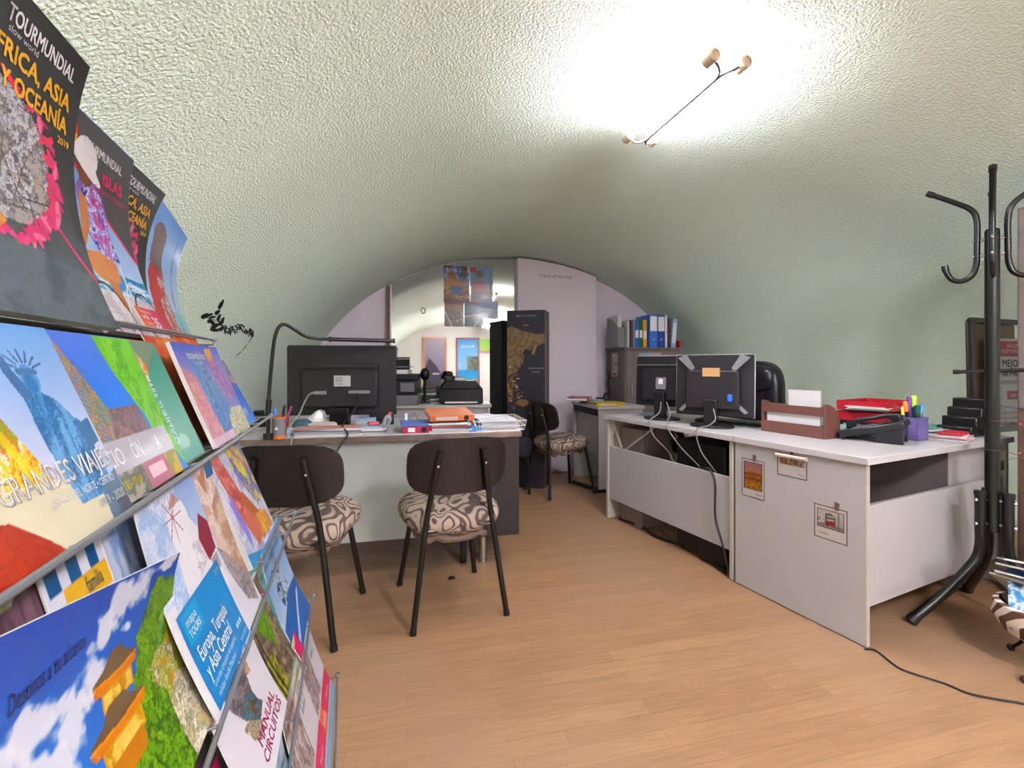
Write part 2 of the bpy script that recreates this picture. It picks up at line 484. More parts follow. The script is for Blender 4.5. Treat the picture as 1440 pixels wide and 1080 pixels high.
# ================================================================== chairs
def swirl():
    m = bpy.data.materials.new('swirl_fabric'); m.use_nodes = True; nt = m.node_tree; b = nt.nodes['Principled BSDF']
    tc = nt.nodes.new('ShaderNodeTexCoord')
    n = nt.nodes.new('ShaderNodeTexNoise'); n.inputs['Scale'].default_value = 6.5; n.inputs['Detail'].default_value = .4; n.inputs['Distortion'].default_value = 1.0
    nt.links.new(tc.outputs['Object'], n.inputs['Vector'])
    mt = nt.nodes.new('ShaderNodeMath'); mt.operation = 'MULTIPLY'; mt.inputs[1].default_value = 9
    nt.links.new(n.outputs['Fac'], mt.inputs[0])
    fr = nt.nodes.new('ShaderNodeMath'); fr.operation = 'FRACT'; nt.links.new(mt.outputs[0], fr.inputs[0])
    rp = nt.nodes.new('ShaderNodeValToRGB'); e = rp.color_ramp.elements
    e[0].position = .0; e[0].color = lin('#a08c7e') + (1,); e[1].position = .46; e[1].color = lin('#a08c7e') + (1,)
    for p, c in ((.50, '#4a3a36'), (.80, '#54433e'), (.85, '#8c786c'), (.97, '#a08c7e')):
        k = e.new(p); k.color = lin(c) + (1,)
    nt.links.new(fr.outputs[0], rp.inputs[0]); nt.links.new(rp.outputs[0], b.inputs['Base Color'])
    b.inputs['Roughness'].default_value = .9
    n2 = nt.nodes.new('ShaderNodeTexNoise'); n2.inputs['Scale'].default_value = 14
    nt.links.new(tc.outputs['Object'], n2.inputs['Vector'])
    bp = nt.nodes.new('ShaderNodeBump'); bp.inputs['Strength'].default_value = .35; bp.inputs['Distance'].default_value = .02
    nt.links.new(n2.outputs['Fac'], bp.inputs['Height']); nt.links.new(bp.outputs[0], b.inputs['Normal'])
    return m
SWIRL = swirl()
SHELL = mat('dark_brown_shell', '#2c1f20', .38, var=.12, scale=6, bump=.05, bscale=120)
UNDER = mat('gathered_cover', '#6e5a50', .95, var=.15, scale=18, bump=.5, bscale=40)

def leg_pts(sx, sy):
    if sy < 0: return [(sx * .205, -.225, .0), (sx * .145, -.195, .43), (sx * .117, -.215, .60), (sx * .092, -.238, .745)]
    return [(sx * .195, .225, .0), (sx * .137, .165, .41)]

def make_chair(label):
    t = thing('office_chair', label, 'chair', group='brown side chairs with swirl fabric seats')
    st = MB(); n = 40; rings = []
    prof_ = [(.30, -.055), (.62, -.062), (.86, -.05), (.97, -.022), (1.0, .0), (.97, .026), (.86, .046), (.6, .058), (.3, .062), (.0, .063)]
    vs = []; fs = []
    for i, (r, z) in enumerate(prof_):
        for k in range(n):
            a = 2 * PI * k / n; c, s_ = math.cos(a), math.sin(a)
            p = 2 / 3.0
            x = .225 * r * math.copysign(abs(c) ** p, c); y = .215 * r * math.copysign(abs(s_) ** p, s_)
            wob = .006 * math.sin(7 * a + i) * (1 if z < 0 else .3)
            vs.append((x * (1 + .02 * math.sin(3 * a)), y, .43 + z + wob + .01 * (y / .2)))
        if i:
            for k in range(n): fs.append(((i - 1) * n + k, (i - 1) * n + (k + 1) % n, i * n + (k + 1) % n, i * n + k))
    fs.append(tuple(reversed(range(n)))); fs.append(tuple(range((len(prof_) - 1) * n, len(prof_) * n)))
    st.add(vs, fs); st.build('seat', SWIRL, t)
    # gathered edge of the loose cover under the seat, deepest at the back
    g = MB(); pts = []; rr = []
    for k in range(61):
        a = 2 * PI * k / 60; c, s_ = math.cos(a), math.sin(a); p = 2 / 3.0
        d = .018 + .022 * max(0, -s_)
        pts.append((.17 * math.copysign(abs(c) ** p, c), .165 * math.copysign(abs(s_) ** p, s_), .372 - d * .5 + .008 * math.sin(9 * a))); rr.append(.011 + .004 * math.sin(13 * a) + .008 * max(0, -s_))
    g.tube(pts, rr, 8); g.build('seat_cover_hem', UNDER, t)
    # curved shell back
    b = MB(); W, H = .44, .245; nx, ny = 26, 14; vs = []; fs = []
    def wid(v):  # superellipse outline
        q = abs(2 * v - 1); return (1 - q ** 3.6) ** (1 / 3.6)
    for side in (0, 1):
        for j in range(ny + 1):
            v = .5 - .5 * math.cos(PI * j / ny); w = max(.55, .02) if False else wid(min(max(v, .004), .996))
            for i in range(nx + 1):
                u = (i / nx - .5) * 2; x = u * W / 2 * (.55 + .45 * w if False else w)
                z = .548 + H * v
                y = -.225 - .02 * (v - .5) * 2 + .055 * (x / .22) ** 2 + (.0 if side == 0 else .02)
                vs.append((x, y, z))
    m_ = (nx + 1) * (ny + 1)
    for j in range(ny):
        for i in range(nx):
            a = j * (nx + 1) + i
            fs.append((a, a + 1, a + nx + 2, a + nx + 1)); a += m_; fs.append((a, a + nx + 1, a + nx + 2, a + 1))
    for j in range(ny):
        for i in (0, nx):
            a = j * (nx + 1) + i; c = a + nx + 1
            fs.append((a, c, c + m_, a + m_) if i == 0 else (a, a + m_, c + m_, c))
    for j in (0, ny):
        for i in range(nx):
            a = j * (nx + 1) + i
            fs.append((a, a + m_, a + 1 + m_, a + 1) if j == 0 else (a, a + 1, a + 1 + m_, a + m_))
    b.add(vs, fs); b.build('backrest', SHELL, t, angle=60)
    for sy in (-1, 1):
        for sx in (-1, 1):
            l = MB(); P = leg_pts(sx, sy)
            l.tube(cr(P, 6) if len(P) > 2 else P, .0125, 12); lo = l.build('leg', BLACKM, t)
            f = MB(); p0, p1 = Vector(P[0]), Vector(P[1]); dd = (p1 - p0).normalized()
            f.cyl(p0, p0 + dd * .02, .0145, n=12); f.build('foot_cap', BLACK, lo)
            if sy < 0:
                s = MB(); q = Vector(P[2]) + (Vector(P[3]) - Vector(P[2])) * .55
                s.sph((q.x, q.y - .0125, q.z), .006, n=10); s.build('screw', STEEL, lo)
    fr = MB(); fr.tube([(-.12, -.16, .40), (-.115, .15, .40)], .009); fr.tube([(.12, -.16, .40), (.115, .15, .40)], .009)
    fr.tube([(-.14, .16, .395), (.14, .16, .395)], .009); fr.tube([(-.145, -.19, .40), (.145, -.19, .40)], .009)
    fr.build('seat_frame', BLACKM, t)
    return t
ch = make_chair('brown shell chair with swirl seat pulled up before the orange binder')
ch.location = (-.297, 2.136, 0); ch.rotation_euler.z = R(21.9)
for lab, x, y, a in (('brown shell chair with swirl seat beside the brochure rack', -.901, 1.962, 3.2),
                     ('brown shell chair with swirl seat facing the desk of coloured binders', .42, 3.97, -64.5)):
    c = copy_tree(ch); c['label'] = lab; c.location = (x, y, 0); c.rotation_euler.z = R(a)

# ================================================================== left desk
DK = (-1.318, 2.19, 0); DA = R(12.5)
GREYW = mat('pale_grey_laminate', '#a9ada8', .5, var=.03, scale=3)
DARKB = mat('dark_brown_veneer', '#2e2329', .45, var=.12, scale=4, stretch=(1, 1, 6))
TOPW = mat('worn_top_laminate', '#b4afaf', .4, var=.05, scale=5)
EDGE = mat('worn_metal_edging', '#7d6c66', .35, .4, var=.25, scale=14, stretch=(1, 1, 3))
dk = thing('desk', 'desk with dark drawer pedestal and pale grey front behind two chairs', 'desk', DK, DA)
q = MB(); q.box(0, 1.40, 0, .75, .705, .74); q.build('desktop', TOPW, dk, .003)
q = MB(); q.box(-.004, 1.404, -.006, .0, .706, .737); q.build('edge_strip', EDGE, dk, .002)
q = MB(); q.box(.02, .985, .05, .07, .18, .705); q.build('modesty_panel', GREYW, dk, .002)
ped = MB(); ped.box(.985, 1.395, .02, .60, .165, .704); ped.box(.975, 1.06, .012, .5, .15, .22); pd = ped.build('drawer_pedestal', DARKB, dk, .003)
for k in range(3):
    q = MB(); q.box(1.0, 1.38, .60, .618, .175 + k * .175, .34 + k * .175); dr = q.build('drawer', DARKB, dk, .003)
    q = MB(); q.tube([(1.13, .632, .27 + k * .175), (1.25, .632, .27 + k * .175)], .006); q.build('drawer_handle', STEEL, dr)
for x, y in ((1.206, .115), (1.25, .52), (.1, .12), (.1, .62)):
    q = MB(); q.lathe([(.026, 0), (.026, .012), (.021, .014), (.021, .17 if x > 1 else .705)], 20, Matrix.Translation((x, y, 0))); q.build('leg', STEEL, dk)
q = MB(); q.box(1.08, 1.115, .10, .135, 0, .16); q.build('leg', BLACK, dk, .004)
def dl(l, y, z=.74): return Vector(DK) + Matrix.Rotation(DA, 3, 'Z') @ Vector((l, y, z))
def dloc(px, py, z=.74): return G(px, py, z)

PAPER = mat('white_paper', '#d2cdce', .7, var=.02)
def at_desk(p): return tuple(p)

# --- big monitor seen from behind
def monitor(label, loc, rz, w, h, zb, shell='dark', tilt=0., group=None, thick=.045, neck=.09, bezel=None):
    t = thing('monitor', label, 'monitor', loc, rz, group)
    M = Matrix.Translation((0, 0, zb)) @ Matrix.Rotation(tilt, 4, 'X')
    sh = MB(); sh.prism(rrect(w, h, .012, 4, 0, h / 2), -.018, .0, M @ Matrix.Rotation(PI / 2, 4, 'X')); 
    c = sh.build('housing', mat('monitor_shell', '#2c202c', .5, var=.08, scale=12), t, .004)
    bz = MB()
    for a in ((-w / 2, w / 2, h - .018, h), (-w / 2, w / 2, 0, .024), (-w / 2, -w / 2 + .016, 0, h), (w / 2 - .016, w / 2, 0, h)):
        bz.box(a[0] - (.002 if bezel else 0), a[1] + (.002 if bezel else 0), .004 if bezel else .018, .027, a[2], a[3] + (.002 if bezel else 0), M)
    bz.build('bezel', bezel or BLACK, t, .002)
    sc = MB(); sc.box(-w / 2 + .014, w / 2 - .014, .0185, .0205, .02, h - .014, M); sc.build('screen', mat('dark_screen', '#10131a', .15, var=0), t)
    bk = MB(); bk.prism(rrect(w * .68, h * .62, .02, 4, 0, h * .43), .0, thick, M @ Matrix.Rotation(PI / 2, 4, 'X')); bk.build('rear_cover', mat('monitor_shell', '#2c202c', .5), t, .008)
    return t, M, thick

mp = dl(.43, .30)
mon, M, tk = monitor('large black monitor seen from behind on the cluttered left desk', tuple(mp), R(5), .60, .395, .075)
q = MB(); q.box(-.21, .21, -.052, -.046, .255, .262, M); q.tube([(-.21, -.05, .26), (-.2, -.056, .268), (.2, -.056, .268), (.215, -.05, .28)], .004, 6, M); q.build('vent_rail', BLACK, mon)
art = Art(.7, 40, '#e8e8ea')
for k in range(6): art.rect(.06, .1 + k * .09, .5, .13 + k * .09, '#8a8a8c')
q = sheet('spec_label', art, lambda a, b: np.stack([-.03 + .09 * a, -.0465 + 0 * a, .165 + .06 * b], -1), parent=mon, th=.0005); q.matrix_local = M
q = MB(); q.box(-.05, .05, -.05, -.03, .0, .105, rot(0, 0, 0, (0, 0, 0))); q.box(-.052, .052, -.06, -.045, -.0, .12); q.box(-.05, .05, -.06, .0, .02, .1); q.build('stand_neck', BLACK, mon, .003)
q = MB(); q.prism(rrect(.26, .19, .03), .0, .014); q.build('stand_base', BLACK, mon, .003)
q = MB(); q.box(-.135, -.07, -.058, -.045, .12, .14, M); q.build('power_socket', GREYP, mon, .001)
q = MB(); q.box(.05, .165, -.052, -.045, .125, .142, M); q.build('port_strip', GREYP, mon, .001)
q = MB(); q.box(.155, .29, -.012, .0, -.055, .015, M); q.build('chin_panel', BLACK, mon, .004)

def cable(name, label, pts, r, m, n=8):
    q = MB(); q.tube(cr(pts, n), r, 8); o = q.build(name, m); tag(o, label, 'cable'); return o
LGREY = mat('light_grey_cable', '#85817f', .5, var=.02)
def mw(x, y, z): return tuple(Vector(mp) + Matrix.Rotation(R(5), 3, 'Z') @ Vector((x, y, z)))
cable('monitor_cable', 'light cable curving from monitor down to the left desk', [mw(-.1, -.06, .205), mw(-.15, -.07, .2), mw(-.18, -.075, .15), mw(-.2, -.11, .08), mw(-.22, -.2, .02), dl(.245, .02, .75), dl(.24, -.016, .73), dl(.24, -.02, .64)], .0045, LGREY)
cable('monitor_cable', 'dark cable hanging from monitor over the desk front edge', [mw(.1, -.055, .2), mw(.11, -.075, .17), mw(.085, -.1, .1), mw(.06, -.2, .045), dl(.5, .0, .748), dl(.47, -.035, .70), dl(.43, -.05, .62), dl(.40, -.03, .5)], .005, BLACK)

# --- gooseneck lamp bar
gl = thing('gooseneck_lamp', 'black gooseneck desk lamp with a straight light bar', 'lamp', tuple(dl(.13, .03)))
o0 = Vector(gl.location)
gp = [D(377, 612, 2.19), D(377, 575, 2.19), D(379, 545, 2.2), D(383, 500, 2.2), D(387, 472, 2.2), D(394, 458, 2.21), D(403, 457, 2.23), D(415, 464, 2.26), D(430, 473, 2.3), D(448, 476.5, 2.34), D(464, 477, 2.36)]
q = MB(); q.tube(cr([tuple(p - o0) for p in gp], 6), .0085, 10); q.build('gooseneck', BLACKM, gl)
a, b_ = D(462, 477, 2.36) - o0, D(554, 479.5, 2.5) - o0
q = MB(); q.tube([tuple(a), tuple(a + (b_ - a) * .04), tuple(a + (b_ - a) * .045), tuple(b_)], [.013, .013, .0105, .0105], 12); q.build('light_bar', BLACKM, gl)
q = MB(); q.cyl(tuple(b_ - (b_ - a) * .012), tuple(b_ + (b_ - a) * .012), .0135, n=12); q.build('end_cap', BLACK, gl)
q = MB(); q.cyl(tuple(D(376.6, 585, 2.19) - o0), tuple(D(378, 562, 2.19) - o0), .0125, n=12); q.build('sleeve', BLACK, gl)
q = MB(); c0 = D(377, 612, 2.19) - o0
q.cyl((c0.x, c0.y, .0), (c0.x, c0.y, .03), .022); q.build('clamp', BLACK, gl)

# --- things on the left desk
def pen(name, label, p0, p1, c, r=.0045, cap=None, group=None):
    p0, p1 = Vector(p0), Vector(p1); t = thing(name, label, 'pen', tuple(p0), group=group)
    d = p1 - p0
    q = MB(); q.tube([(0, 0, 0), tuple(d * .1), tuple(d * .72)], [r * .4, r, r], 10); q.build('barrel', mat('pen_' + c.strip('#'), c, .35, var=0), t)
    q = MB(); q.tube([tuple(d * .72), tuple(d * .97), tuple(d)], [r * 1.1, r * 1.1, r * .7], 10); q.build('cap', mat('pen_' + (cap or c).strip('#'), cap or c, .35, var=0), t)
    return t
pc = G(392, 616.5, .74)
cup = thing('pen_cup', 'grey pen cup with an orange base on the left desk', 'pen cup', tuple(pc))
q = MB(); q.lathe([(.0285, .0), (.0305, .0), (.0305, .1), (.0285, .1), (.0285, .02), (.002, .02)], 28); q.build('cup', mat('slate_cup', '#77727a', .5), cup)
q = MB(); q.lathe([(.002, -.0), (.0315, -.0), (.0315, .017), (.002, .017)], 28); q.build('base_band', mat('orange_plastic', '#c9732f', .45), cup)
q = MB(); q.lathe([(.0275, .098), (.0315, .098), (.0315, .105), (.0275, .105)], 28); q.build('rim_band', mat('orange_plastic', '#c9732f', .45), cup)
q = MB(); q.prism([(-.006, 0), (.006, 0), (.008, .006), (0, .018), (-.008, .006)], .0, .001, Matrix.Translation((.005, -.031, .045)) @ Matrix.Rotation(PI / 2, 4, 'X')); q.build('drop_emblem', WHITEP, cup)
for i, (lab, dx, dy, lx, c, cap) in enumerate((('fat blue marker standing in the grey pen cup', -.012, .0, -.02, '#2f62c0', '#3a74d8'), ('tan pencil leaning right in the grey pen cup', .0, .005, .022, '#b98b57', '#4a3a34'),
                                 ('black pen in the grey pen cup', .006, -.006, .036, '#2a3140', '#1f2530'), ('magenta pen leaning far right in the grey pen cup', .012, .004, .06, '#9a3570', '#b0407f'))):
    pen('pen' if i != 1 else 'pencil', lab, pc + Vector((dx, dy, .022)), pc + Vector((lx, dy, .165 - abs(i - 2) * .008)), c, .007 if i == 0 else .004, cap)
q = thing('camera', 'black camera resting behind the lamp on the left desk', 'camera', tuple(G(362, 602, .74) + Vector((-.03, .06, 0))), R(10))
k = MB(); k.box(-.06, .06, -.03, .03, 0, .075); k.box(-.02, .03, -.025, .025, .075, .095); k.build('body', BLACK, q, .008)
k = MB(); k.lathe([(.002, .0), (.03, 0), (.03, .04), (.026, .045), (.002, .04)], 24, Matrix.Translation((.0, -.03, .036)) @ Matrix.Rotation(PI / 2, 4, 'X')); k.build('lens', BLACK, q)
o = MB(); o.box(-.03, .03, -.025, .025, 0, .085); o = o.build('carton', mat('orange_card', '#b5552a', .6), loc=tuple(dl(.125, .27)), rz=R(8), bevel=.002); tag(o, 'small orange carton beside the grey pen cup', 'carton')
o = MB(); o.sph((0, 0, .035), .05, .035, .035, 16, p=.8); o = o.build('pouch', mat('teal_fabric', '#365a63', .8, var=.15), loc=tuple(dl(.245, .2)), rz=R(10)); tag(o, 'dark teal pouch to the right of the grey pen cup', 'pouch')
def block(name, label, cat, loc, rz, w, d, h, m, bevel=.002, group=None):
    q = MB(); q.box(-w / 2, w / 2, -d / 2, d / 2, 0, h); o = q.build(name, m, loc=loc, rz=rz, bevel=bevel); tag(o, label, cat, group); return o
BLUEC = mat('light_blue_card', '#a9c3d8', .6)
block('card_box', 'small pale blue card box at the front of the left desk', 'box', tuple(dl(.235, .09)), R(12), .07, .05, .035, BLUEC)

def paper_stack(name, label, loc, rz, w, d, n, hs, cols, group=None, jitter=.012, cat='paper stack'):
    """a pile whose sheets shift: one thing, each layer a part"""
    t = thing(name, label, cat, loc, rz, group); z = 0
    for i in range(n):
        h = hs[i % len(hs)]; dx, dy = random.uniform(-jitter, jitter), random.uniform(-jitter, jitter)
        q = MB(); q.box(-w / 2, w / 2, -d / 2, d / 2, z, z + h - .0003, rot(random.uniform(-.06, .06), 0, 0, (dx, dy, 0)))
        q.build('sheaf', mat('paper_' + cols[i % len(cols)].strip('#'), tuple(srgb(cols[i % len(cols)]) * .9), .7, var=.03), t, .0008); z += h
    return t, z
paper_stack('folder_pile', 'pile of papers and folders under the large monitor', tuple(dl(.40, .10)), DA, .33, .12, 6, [.006, .004, .009, .005, .007], ['#e6dfdc', '#c9b9a6', '#dfe3ea', '#7a86a8', '#e9e4e0', '#c98f86'])
paper_stack('folder_pile', 'pile of papers beside the chin of the large monitor', tuple(dl(.60, .12)), DA, .16, .12, 5, [.006, .008, .007], ['#ddd2cc', '#a8c0d6', '#e6e2e2'])
paper_stack('paper_heap', 'crumpled white papers left of the monitor stand', tuple(dl(.33, .22)), R(30), .14, .1, 5, [.011, .006, .013], ['#e9e4e4', '#d9cfc6', '#b9aca0'], jitter=.02)
paper_stack('card_stack', 'stack of white cards behind the papers under the monitor', tuple(dl(.36, .34)), DA + .1, .1, .12, 6, [.010, .007, .012], ['#e2dcd8', '#c9c2b4', '#e9e6e6', '#8f8a86'], jitter=.012)
paper_stack('card_stack', 'pale blue and white card stack right of the monitor stand', tuple(dl(.575, .26)), DA - .1, .1, .12, 6, [.012, .009], ['#bcd0e0', '#e6e4e6', '#9ab8d2'], jitter=.008)
block('tissue_pack', 'small red and white tissue pack beside the plastic bottle', 'tissue pack', tuple(dl(.615, .13, .7745)), .6, .06, .035, .02, mat('rose_wrap', '#c0506a', .4), .006)
# crumpled white bag
o = MB(); o.sph((0, 0, 0), .05, .04, .055, 18)
o.v = [(x * (1 + .25 * math.sin(19 * z * 9 + 5 * x * 60)), y * (1 + .2 * math.cos(40 * x)), z + .05 + .01 * math.sin(60 * x)) for x, y, z in o.v]
o = o.build('crumpled_bag', mat('thin_white_plastic', '#e8e6e8', .25, var=.03), loc=tuple(dl(.30, .30)), angle=15); tag(o, 'crumpled white bag beneath the left corner of the monitor', 'bag')
# clear tumbler lying among the papers
t = thing('plastic_bottle', 'clear plastic bottle leaning on the papers beside the monitor', 'bottle', tuple(dl(.665, .075)), R(20))
k = MB(); Mx = rot(0, 0, R(22), (0, 0, .005)); k.lathe([(.004, 0), (.02, .0), (.023, .01), (.021, .04), (.023, .07), (.018, .09), (.008, .1)], 20, Mx); k.build('body', mat('clear_plastic', '#eceef2', .12, trans=.85, var=0), t)
k = MB(); k.lathe([(.01, .098), (.01, .112), (.002, .112)], 16, Mx); k.build('cap', mat('rose_plastic', '#c8506e', .4), t)
# white phone stand
t = thing('phone_stand', 'small white stand behind the blue binder', 'stand', tuple(dl(.80, .22)), R(12))
k = MB(); k.box(-.03, .03, -.035, .035, 0, .008); k.build('base', WHITEP, t, .002)
k = MB(); k.box(-.022, -.008, -.01, .0, .008, .085); k.build('post', WHITEP, t, .002)
k = MB(); k.tube(cr([(.0, 0, .02), (.01, 0, .07), (.03, 0, .085), (.045, 0, .07), (.048, 0, .02)], 6), .004); k.build('hook', LGREY, t)

def ring_binder(label, loc, rz, L, W, H, col, lying=True, spine='#e9e9ea', ring=True, group=None, tilt=0., name='ring_binder', lab_rect=None, rx=0.):
    """lever-arch binder; spine faces -y. L along x when lying / height when standing"""
    t = thing(name, label, 'binder', loc, rz, group, rx=rx, ry=tilt)
    m = mat('binder_' + col.strip('#'), col, .35, var=.03)
    if lying:
        for z in (0, H - .003):
            q = MB(); q.box(-L / 2, L / 2, 0, W, z, z + .003); q.build('cover', m, t, .001)
        q = MB(); q.box(-L / 2, L / 2, 0, .003, .003, H - .003); s = q.build('spine', m, t, .001)
        q = MB(); q.box(-L / 2 + .006, L / 2 - .006, .012, W - .006, .004, H * .7); q.build('pages', PAPER, t)
        q = MB(); q.box(-L / 2 + .03, L / 2 - .09, -.0012, 0, H * .2, H * .8); q.build('spine_label', mat('paper_' + spine.strip('#'), spine, .7, var=.03), s)
        if ring:
            q = MB(); q.lathe([(.009, -.002), (.014, -.003), (.014, 0), (.009, 0)], 20, Matrix.Translation((L / 2 - .045, 0, H / 2)) @ Matrix.Rotation(-PI / 2, 4, 'X')); q.build('finger_ring', BLACK, s)
    else:
        for x in (-W / 2, W / 2 - .003):
            q = MB(); q.box(x, x + .003, 0, H, 0, L); q.build('cover', m, t, .001)
        q = MB(); q.box(-W / 2 + .003, W / 2 - .003, 0, .003, 0, L); s = q.build('spine', m, t, .001)
        q = MB(); q.box(-W / 2 + .005, W / 2 - .005, .02, H - .01, .006, L - .012); q.build('pages', PAPER, t)
        a0, a1 = lab_rect or (.5, .95)
        q = MB(); q.box(-W / 2 + .006, W / 2 - .006, -.0012, 0, L * a0, L * a1); q.build('spine_label', mat('paper_' + spine.strip('#'), spine, .7, var=.03), s)
        if ring:
            q = MB(); q.lathe([(.006, -.0025), (.011, -.003), (.011, 0), (.006, 0)], 18, Matrix.Translation((0, 0, L * .25)) @ Matrix.Rotation(-PI / 2, 4, 'X')); q.build('finger_ring', STEEL, s)
    return t
ring_binder('blue backed pink binder lying shut on the left desk', tuple(dl(.845, .02)), DA, .155, .22, .036, '#b02a4c')
block('blue_folder', 'blue folder lying on top of the pink binder', 'folder', tuple(dl(.84, .12, .7765)), DA + .05, .17, .2, .012, mat('blue_folder', '#4a66b4', .4))
paper_stack('paper_stack', 'white paper pile with red folder under the orange binder', tuple(dl(1.02, .14)), DA, .21, .26, 6, [.009, .007, .01, .006], ['#e6e2e0', '#d6dae4', '#e9e6e6', '#b43a44', '#dfe4ec', '#e8e4e2'])
ring_binder('orange binder lying tilted on the paper pile', tuple(dl(1.03, .03, .799)), DA + .1, .24, .24, .03, '#cf6a35', spine='#b9aaa0', rx=R(5))
block('blue_box', 'small bright blue box in front of the wire tray', 'box', tuple(dl(1.145, .035)), DA, .075, .05, .028, mat('sky_box', '#3f8fd0', .4))
# wire basket with papers
wb = thing('wire_tray', 'white wire tray heaped with papers at the right end of the desk', 'wire tray', tuple(dl(1.29, .16)), DA)
q = MB(); w, d, h = .13, .15, .055
for z, e in ((.003, 0), (h * .5, .006), (h, .012)):
    q.tube([(-w - e, -d - e, z), (w + e, -d - e, z), (w + e, d + e, z), (-w - e, d + e, z), (-w - e, -d - e, z)], .0022, 6)
q.build('frame', WHITEP, wb)
q = MB()
for i in range(17):
    x = -w + 2 * w * i / 16; e = .012
    q.tube([(x * 1.09, -d - e, h), (x, -d, .003), (x, d, .003), (x * 1.09, d + e, h)], .0013, 5)
for i in range(12):
    y = -d + 2 * d * i / 11
    q.tube([(-w - .012, y * 1.07, h), (-w, y, .003), (w, y, .003), (w + .012, y * 1.07, h)], .0013, 5)
q.build('wire_mesh', WHITEP, wb)
st, zt = paper_stack('paper_stack', 'loose papers heaped in the white wire tray', tuple(dl(1.28, .16, .746)), DA + .04, .21, .24, 9, [.006, .004, .008], ['#dfe2ea', '#e9e6e6', '#cdd6e2', '#e4dede'], jitter=.008)
block('blue_folder', 'pale folder lying slanted across the tray papers', 'folder', tuple(dl(1.2, .2, .80)), DA + .35, .2, .15, .006, mat('paper_#d9d3dd', '#d9d3dd', .6))
# dark round floor socket
o = MB(); o.lathe([(.002, .004), (.016, .004), (.02, .0)], 20); o = o.build('floor_socket', BLACK, loc=tuple(G(635, 813))); tag(o, 'small dark round cap set in the floor under the chair', 'floor cap')
# ================================================================== right desks
RO = Vector((1.373, 1.764, 0)); RA = R(24.75)
RM = Matrix.Rotation(RA, 3, 'Z')
def rl(x, y, z=.74): return RO + RM @ Vector((x, y, z))
WHL = mat('white_laminate', '#aca6a7', .45, var=.02, scale=3)
WHT = mat('white_top', '#bcb7b9', .35, var=.02, scale=3)
EDG = mat('cream_edge', '#aea79b', .5, var=.06, scale=20)
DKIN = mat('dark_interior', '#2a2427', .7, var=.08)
# near desk
t = thing('desk', 'near white desk with photo stickers on its end panel', 'desk', tuple(RO), RA)
q = MB(); q.box(-.012, 1.25, -.012, .592, .712, .74); q.build('desktop', WHT, t, .002)
q = MB(); q.box(0, .022, 0, .588, .004, .711); s = q.build('end_panel', WHL, t, .0015)
q = MB(); q.box(0.0005, .0215, -.0015, -.0002, .004, .71); q.build('edge_band', EDG, s)
q = MB()
for y, z in ((.035, .545), (.035, .40), (.045, .26)): q.sph((-.0005, y, z), .0035, n=8)
q.build('screw', STEEL, s)
q = MB(); q.box(1.20, 1.222, 0, .588, .004, .711); q.build('end_panel', EDG, t, .0015)
q = MB(); q.box(.024, 1.198, .012, .03, .145, .545); q.build('modesty_panel', WHL, t, .0015)
q = MB(); q.box(.743, 1.198, .05, .55, .16, .70); q.build('drawer_pedestal', WHL, t, .002)
q = MB(); q.box(.735, .742, .045, .553, .15, .71); q.build('shade_board', mat('shaded_brown', '#6b5f60', .6), t)  # brown board over the pedestal side paints in the gap's shadow
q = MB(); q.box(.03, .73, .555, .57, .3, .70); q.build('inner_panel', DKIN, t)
q = MB(); q.box(1.2225, 1.224, .03, .055, .56, .60); q.box(1.17, 1.199, .009, .0118, .575, .62); q.build('socket_plate', mat('olive_plate', '#6d6a50', .5), t)
# far desk
t = thing('desk', 'long white desk with two monitors and an open cable gap', 'desk', tuple(rl(0, .597, 0)), RA)
L2 = 1.065
q = MB(); q.box(-.012, .66, 0, L2 + .012, .712, .74); q.build('desktop', WHT, t, .002)
q = MB(); q.box(.0, .64, .004, .026, .004, .711); q.build('end_panel', EDG, t, .0015)
q = MB(); q.box(.0, .64, L2 - .022, L2, .004, .711); q.build('end_panel', EDG, t, .0015)
q = MB(); q.box(.012, .03, .03, L2 - .024, .145, .52); q.build('modesty_panel', WHL, t, .0015)
q = MB(); q.tube([(.05, .93, .50), (.06, .62, .71)], .007, 6); q.tube([(.04, L2 - .03, .68), (.045, L2 - .12, .52)], .008, 6); q.tube([(.04, L2 - .03, .60), (.04, L2 - .03, .70)], .008, 6); q.build('brace', WHT, t)
q = MB()
for k in range(14):
    z = .70 - k * .011; q.box(  .20 - .006, .20 + .006, .50 - .012 + .003 * (k % 2), .50 + .012 + .003 * (k % 2), z - .008, z)
q.build('cable_spine', WHITEP, t, .001)
# computer towers under the far desk
def tower(label, loc, rz):
    t = thing('computer_tower', label, 'computer', loc, rz)
    q = MB(); q.box(-.09, .09, -.2, .2, .012, .66); q.build('case', mat('black_case', '#151318', .45, var=.1), t, .006)
    q = MB(); q.box(-.07, .07, -.202, -.2, .1, .24); q.build('rear_grille', GREYP, t)
    for x in (-.07, .07):
        for y in (-.17, .17):
            q = MB(); q.cyl((x, y, 0), (x, y, .014), .014); q.build('foot', BLACK, t)
tower('black computer tower under the long white desk beside the middle post', tuple(rl(.25, .78, 0)), RA + R(90))
tower('black computer tower standing under the monitors of the long desk', tuple(rl(.27, .965, 0)), RA + R(90))
o = block('carton', 'brown carton stowed under the far end of the long desk', 'carton', tuple(rl(.20, 1.48, 0)), RA, .24, .22, .66, mat('brown_card', '#8c7a72', .7))
cable('power_strip_cable', 'black cable lying along the floor under the long desk', [rl(.02, .66, .015), rl(.06, .8, .02), rl(.1, 1.0, .012), rl(.05, 1.2, .015), rl(.09, 1.4, .012), rl(.05, 1.58, .012)], .007, BLACK)
